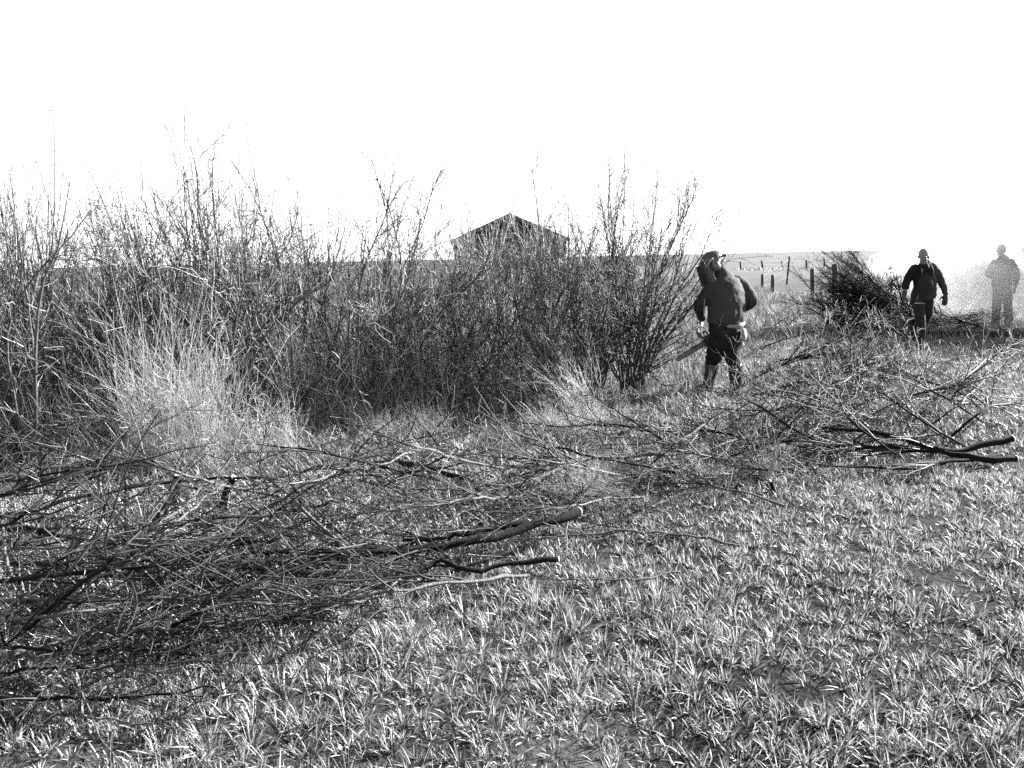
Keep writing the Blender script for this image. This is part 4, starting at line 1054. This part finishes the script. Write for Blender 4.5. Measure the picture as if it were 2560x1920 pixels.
def man_smoke():
    base = G(2502, 822); base.z = gz(base.x, base.y)
    e = empty('person', base)
    hc = V3(-.13, -.03, 1.60); face = V3(-.55, -.8, -.15)
    bm = bmesh.new()
    L, Rm = head(bm, hc, face)
    limb(bm, [hc + V3(.02, .02, -.05), V3(-.09, .0, 1.46), V3(-.06, 0, 1.36)], [.058, .058, .075])
    limb(bm, [V3(-.05, 0, 1.36), V3(-.05, 0, 1.1), V3(-.05, 0, .9)], [(.17, .10), (.15, .1), (.15, .1)])
    limb(bm, [V3(-.23, 0, 1.37), V3(-.31, .03, 1.12), V3(-.2, -.13, 1.03)], [.046, .042, .033])
    limb(bm, [V3(.13, 0, 1.37), V3(.27, .03, 1.10), V3(.22, -.02, .86)], [.046, .042, .033])
    hand(bm, (-.2, -.13, 1.03), (-.08, -.17, .96), (.2, .9, 0), .5, 1, 1)
    hand(bm, (.22, -.02, .86), (.20, -.05, .68), (-1, 0, 0), .5, 1, 1)
    limb(bm, [V3(-.12, 0, .88), V3(-.13, -.03, .48), V3(-.125, 0, .08)], [.08, .055, .04])
    limb(bm, [V3(.05, 0, .88), V3(.10, -.03, .48), V3(.155, 0, .08)], [.08, .055, .04])
    fuse('body', bm, M['skin'], e, .01, 2)
    bm = bmesh.new(); blob(bm, L(0, -.03, .045), (.088, .10, .09), Rm); blob(bm, L(0, -.055, .0), (.085, .075, .08), Rm)
    fuse('hair', bm, M['hair'], e, .008, 2, .015)
    bm = bmesh.new()
    limb(bm, [V3(-.08, 0, 1.47), V3(-.065, 0, 1.40), V3(-.055, 0, 1.28), V3(-.05, 0, 1.1), V3(-.045, 0, .95), V3(-.04, 0, .86)], [(.085, .08), (.175, .12), (.21, .14), (.205, .15), (.20, .145), (.20, .145)], (1, 0, 0), 20)
    limb(bm, [V3(-.20, 0, 1.36), V3(-.27, .02, 1.25), V3(-.32, .03, 1.12), V3(-.27, -.07, 1.07), V3(-.21, -.125, 1.035)], [.085, .078, .07, .06, .052])
    limb(bm, [V3(.10, 0, 1.36), V3(.18, .02, 1.25), V3(.265, .03, 1.10), V3(.25, 0, .98), V3(.225, -.015, .89)], [.085, .08, .07, .062, .052])
    fuse('jacket', bm, M['jacket'], e, .012, 3, .025)
    bm = bmesh.new()
    limb(bm, [V3(-.04, 0, .93), V3(-.04, 0, .80)], [(.175, .125), (.18, .13)], (1, 0, 0), 20)
    limb(bm, [V3(-.12, 0, .84), V3(-.13, -.02, .48), V3(-.125, 0, .10)], [(.1, .11), (.085, .09), (.078, .085)])
    limb(bm, [V3(.05, 0, .84), V3(.10, -.02, .48), V3(.155, 0, .10)], [(.1, .11), (.085, .09), (.078, .085)])
    fuse('trousers', bm, M['jeans'], e, .012, 3, .03)
    for x in (-.125, .155):
        bm = bmesh.new(); limb(bm, [V3(x, .04, .06), V3(x - .01, -.06, .055), V3(x - .02, -.17, .04)], [(.05, .055), (.05, .05), (.042, .033)])
        fuse('boot', bm, M['blackcloth'], e, .01, 2)
    set_props(e, 'man standing with one hand at his waist, half hidden in the smoke', 'person')
man_smoke()

# ------------------------------------------------------------------ burning brushwood pile
def brush_pile():
    c = G(2180, 832); e = empty('brush_pile', (c.x, c.y, gz(c.x, c.y)))
    vars_ = []
    for k in range(5):
        P = catmull([[0, 0, 0], [.5, .03, .12], [1.0, -.02, .2], [1.5, .05, .22]], 12)
        vars_.append(branch_parts(P, .014, .003, 16, .6, 7000 + k, 'darkbark', flat=.9, tw=1.1, t0=.1, sides=4))
    rg = np.random.default_rng(5)
    for i in range(150):
        f = rg.random()
        if i < 126:      # high heap on the left, butts to the right, tips up left
            x = rg.normal(-.25, .42); y = rg.normal(.3, .4); hmax = 1.05 * math.exp(-((x + .5) / .7) ** 2)
            z = rg.uniform(0, .9) * max(hmax, .12); rz = math.pi + rg.normal(0, .5); el = -rg.uniform(.1, .8); s = rg.uniform(.45, .85)
        else:           # low scatter towards the right
            x = rg.uniform(.2, 1.9); y = rg.normal(.2, .45); z = rg.uniform(0, .22); rz = rg.uniform(-.7, .7) + (math.pi if rg.random() < .4 else 0); el = -rg.uniform(-.05, .15); s = rg.uniform(.4, .75)
        b = bpy.data.objects.new('branch', None); C.objects.link(b); b.empty_display_size = .1; b.parent = e
        b.location = (x * .85 + .62, y, z); b.rotation_euler = (rg.uniform(0, 6.28) * 0 + rg.normal(0, .4), el, rz); s *= 1.25; b.scale = (s, s, s)
        for nme, me in vars_[i % 5]:
            if nme == 'cut_end': continue
            o = link(nme, me, None, b)
    for nme, me in sum(vars_, []):
        if nme == 'side_shoots': me.materials.clear(); me.materials.append(M['darkbark'])
    bm = bmesh.new()
    for k in range(14): blob(bm, Vector((rg.uniform(-.55, 1.2), rg.uniform(.1, .7), .02)), (rg.uniform(.2, .4), rg.uniform(.2, .35), rg.uniform(.12, .42)))
    fuse('ash_heap', bm, M['darkbark'], e, .03, 2, .12)
    # charred core logs
    for i in range(9):
        a = rg.uniform(-.5, .5); x = rg.uniform(-.9, .7); L_ = rg.uniform(.5, 1.0)
        P = np.array([[0, 0, 0], [L_ * .5 * math.cos(a), L_ * .5 * math.sin(a), .02], [L_ * math.cos(a), L_ * math.sin(a), 0]])
        o = link('charred_log', Tubes().add(P, np.array([[.05, .045, .04]]) * rg.uniform(.7, 1.3), 7, True).mesh('charred_log', M['darkbark']), None, e)
        o.location = (x, rg.uniform(.0, .6), rg.uniform(.05, .3))
    set_props(e, 'dark smouldering pile of brushwood behind the walking man', 'brush pile')
    return c
pc = brush_pile()

# ------------------------------------------------------------------ parked car behind the smoke
def car():
    y = 40.0; c = D(2466, 722, y); e = empty('parked_car', (c.x, c.y, gz(c.x, c.y)), R(-22))
    Mb = mat('car_paint', 0.06, 0.07, 3, 0.3, 0.5); Mg = mat('car_glass', 0.02, 0.025, 3, 0.1, 0.6); Mt = mat('tyre', 0.01, 0.015, 20, 0.9, 0.1)
    prof = [(-2.0, .35), (-2.05, .62), (-1.9, .85), (-1.05, 1.02), (-.35, 1.62), (.3, 1.72), (1.4, 1.68), (1.95, 1.1), (2.05, .8), (2.0, .35)]
    bm = bmesh.new()
    rows = []
    for yy, sc in ((-.86, .94), (-.80, 1), (.80, 1), (.86, .94)):
        rows.append([bm.verts.new((x * (sc if abs(x) > 1.5 else 1), yy * (1 if z < 1.05 else .86), .35 + (z - .35) * sc)) for x, z in prof])
    n = len(prof)
    for a, b in zip(rows[:-1], rows[1:]):
        for i in range(n): bm.faces.new((a[i], a[(i + 1) % n], b[(i + 1) % n], b[i]))
    bm.faces.new(rows[0][::-1]); bm.faces.new(rows[-1]); bmesh.ops.recalc_face_normals(bm, faces=bm.faces)
    me = bpy.data.meshes.new('body'); bm.to_mesh(me); bm.free(); me.materials.append(Mb); link('body', me, None, e)
    for s in (-1, 1):
        for (x0, x1, x2, x3) in ((-.75, .15, .15, -.28), (.25, 1.2, 1.2, .25)):
            V = [(x0, s * .835, 1.1), (x1, s * .835, 1.1), (x2, s * .765, 1.54), (x3, s * .765, 1.54)]
            V2 = [(a, b - s * .03, cc) for a, b, cc in V]
            me = bpy.data.meshes.new('side_window'); me.from_pydata(V + V2, [], [(0, 1, 2, 3), (7, 6, 5, 4), (0, 4, 5, 1), (1, 5, 6, 2), (2, 6, 7, 3), (3, 7, 4, 0)]); me.materials.append(Mg); link('side_window', me, None, e)
        for x in (-1.25, 1.25):
            a = np.linspace(0, 2 * np.pi, 17)[:-1]
            P = np.array([[x, s * .66, .33], [x, s * .88, .33]])
            w_ = link('wheel', Tubes().add(P, np.full((1, 2), .33), 18, True).mesh('wheel', Mt), None, e)
            link('rim', Tubes().add(np.array([[x, s * .80, .33], [x, s * .89, .33]]), np.full((1, 2), .19), 12, True).mesh('rim', M['steel']), None, w_)
        link('headlight', box_mesh('headlight', .08, .34, .14, M['steel'], .03, (-1.99, s * .58, .76)), None, e)
        link('door_mirror', box_mesh('door_mirror', .1, .2, .14, Mb, .03, (-.72, s * .95, 1.08)), None, e)
    V = [(-1.03, -.68, 1.06), (-1.03, .68, 1.06), (-.40, .60, 1.60), (-.40, -.60, 1.60)]
    V2 = [(a + .03, b, cc - .04) for a, b, cc in V]; V = [(a - .012, b, cc + .012) for a, b, cc in V]
    me = bpy.data.meshes.new('windscreen'); me.from_pydata(V + V2, [], [(0, 3, 2, 1), (4, 5, 6, 7), (0, 1, 5, 4), (1, 2, 6, 5), (2, 3, 7, 6), (3, 0, 4, 7)]); me.materials.append(Mg); link('windscreen', me, None, e)
    set_props(e, 'parked car showing faintly through the smoke beside the standing man', 'car')
car()

# ------------------------------------------------------------------ smoke
def smoke():
    x0, x1, y0, y1, z1 = 6.6, 17.0, 14.3, 24.0, 5.5
    me = box_mesh('smoke', x1 - x0, y1 - y0, z1)
    o = link('smoke', me)
    o.location = ((x0 + x1) / 2, (y0 + y1) / 2, z1 / 2 + .02)
    m = bpy.data.materials.new('smoke'); m.use_nodes = True
    N = m.node_tree.nodes; l = m.node_tree.links
    N.remove(N['Principled BSDF'])
    pv = N.new('ShaderNodeVolumePrincipled'); l.new(pv.outputs[0], N['Material Output'].inputs['Volume'])
    pv.inputs['Color'].default_value = (.9, .9, .9, 1); pv.inputs['Anisotropy'].default_value = 0.3
    ge = N.new('ShaderNodeNewGeometry'); sp = N.new('ShaderNodeSeparateXYZ'); l.new(ge.outputs['Position'], sp.inputs[0])
    def mth(op, a, b=None, clamp=False):
        n = N.new('ShaderNodeMath'); n.operation = op; n.use_clamp = clamp
        for i, v in enumerate((a, b)):
            if v is None: continue
            if isinstance(v, (int, float)): n.inputs[i].default_value = v
            else: l.new(v, n.inputs[i])
        return n.outputs[0]
    def mr(v, a, b, c=0, d=1):
        n = N.new('ShaderNodeMapRange'); n.interpolation_type = 'SMOOTHSTEP'; l.new(v, n.inputs[0])
        for i, q in enumerate((a, b, c, d)): n.inputs[i + 1].default_value = q
        return n.outputs[0]
    X, Y, Z = sp.outputs
    px, py = pc.x + .05, pc.y + .35
    # plume axis: from the pile drifting right, rising
    dx = mth('SUBTRACT', X, px)
    zc = mth('ADD', 0.55, mth('MULTIPLY', dx, 0.16)); wz = mth('ADD', 0.75, mth('MULTIPLY', dx, 0.2))
    dz = mth('DIVIDE', mth('SUBTRACT', Z, zc), wz)
    yc = mth('ADD', py, mth('MULTIPLY', dx, 0.02)); wy = mth('ADD', 0.55, mth('MULTIPLY', dx, 0.22))
    dy = mth('DIVIDE', mth('SUBTRACT', Y, yc), wy)
    r2 = mth('ADD', mth('MULTIPLY', dz, dz), mth('MULTIPLY', dy, dy))
    core = mr(r2, 2.2, 0.0)
    no = N.new('ShaderNodeTexNoise'); no.inputs['Scale'].default_value = 1.2; no.inputs['Detail'].default_value = 3; no.inputs['Distortion'].default_value = 0.6
    l.new(ge.outputs['Position'], no.inputs['Vector'])
    wisp = mr(no.outputs[0], 0.38, 0.62, 0.1, 1.0)
    den = mth('MULTIPLY', mth('MULTIPLY', core, wisp), mr(dx, -0.9, 1.7))
    den = mth('MULTIPLY', den, mr(X, x1 - .1, x1 - 3)); den = mth('MULTIPLY', den, mr(Z, z1 - .1, z1 - 1.5)); den = mth('MULTIPLY', den, mr(Y, y1 - .1, y1 - 1.0)); den = mth('MULTIPLY', den, mr(Y, y0 + .02, y0 + .6))
    l.new(mth('MULTIPLY', den, 2.2), pv.inputs['Density'])
    me.materials.clear(); me.materials.append(m)
    m.cycles.volume_sampling = 'MULTIPLE_IMPORTANCE' if hasattr(m, 'cycles') else 'DISTANCE'
    set_props(o, 'white smoke drifting right from the brushwood pile', kind='stuff')
smoke()
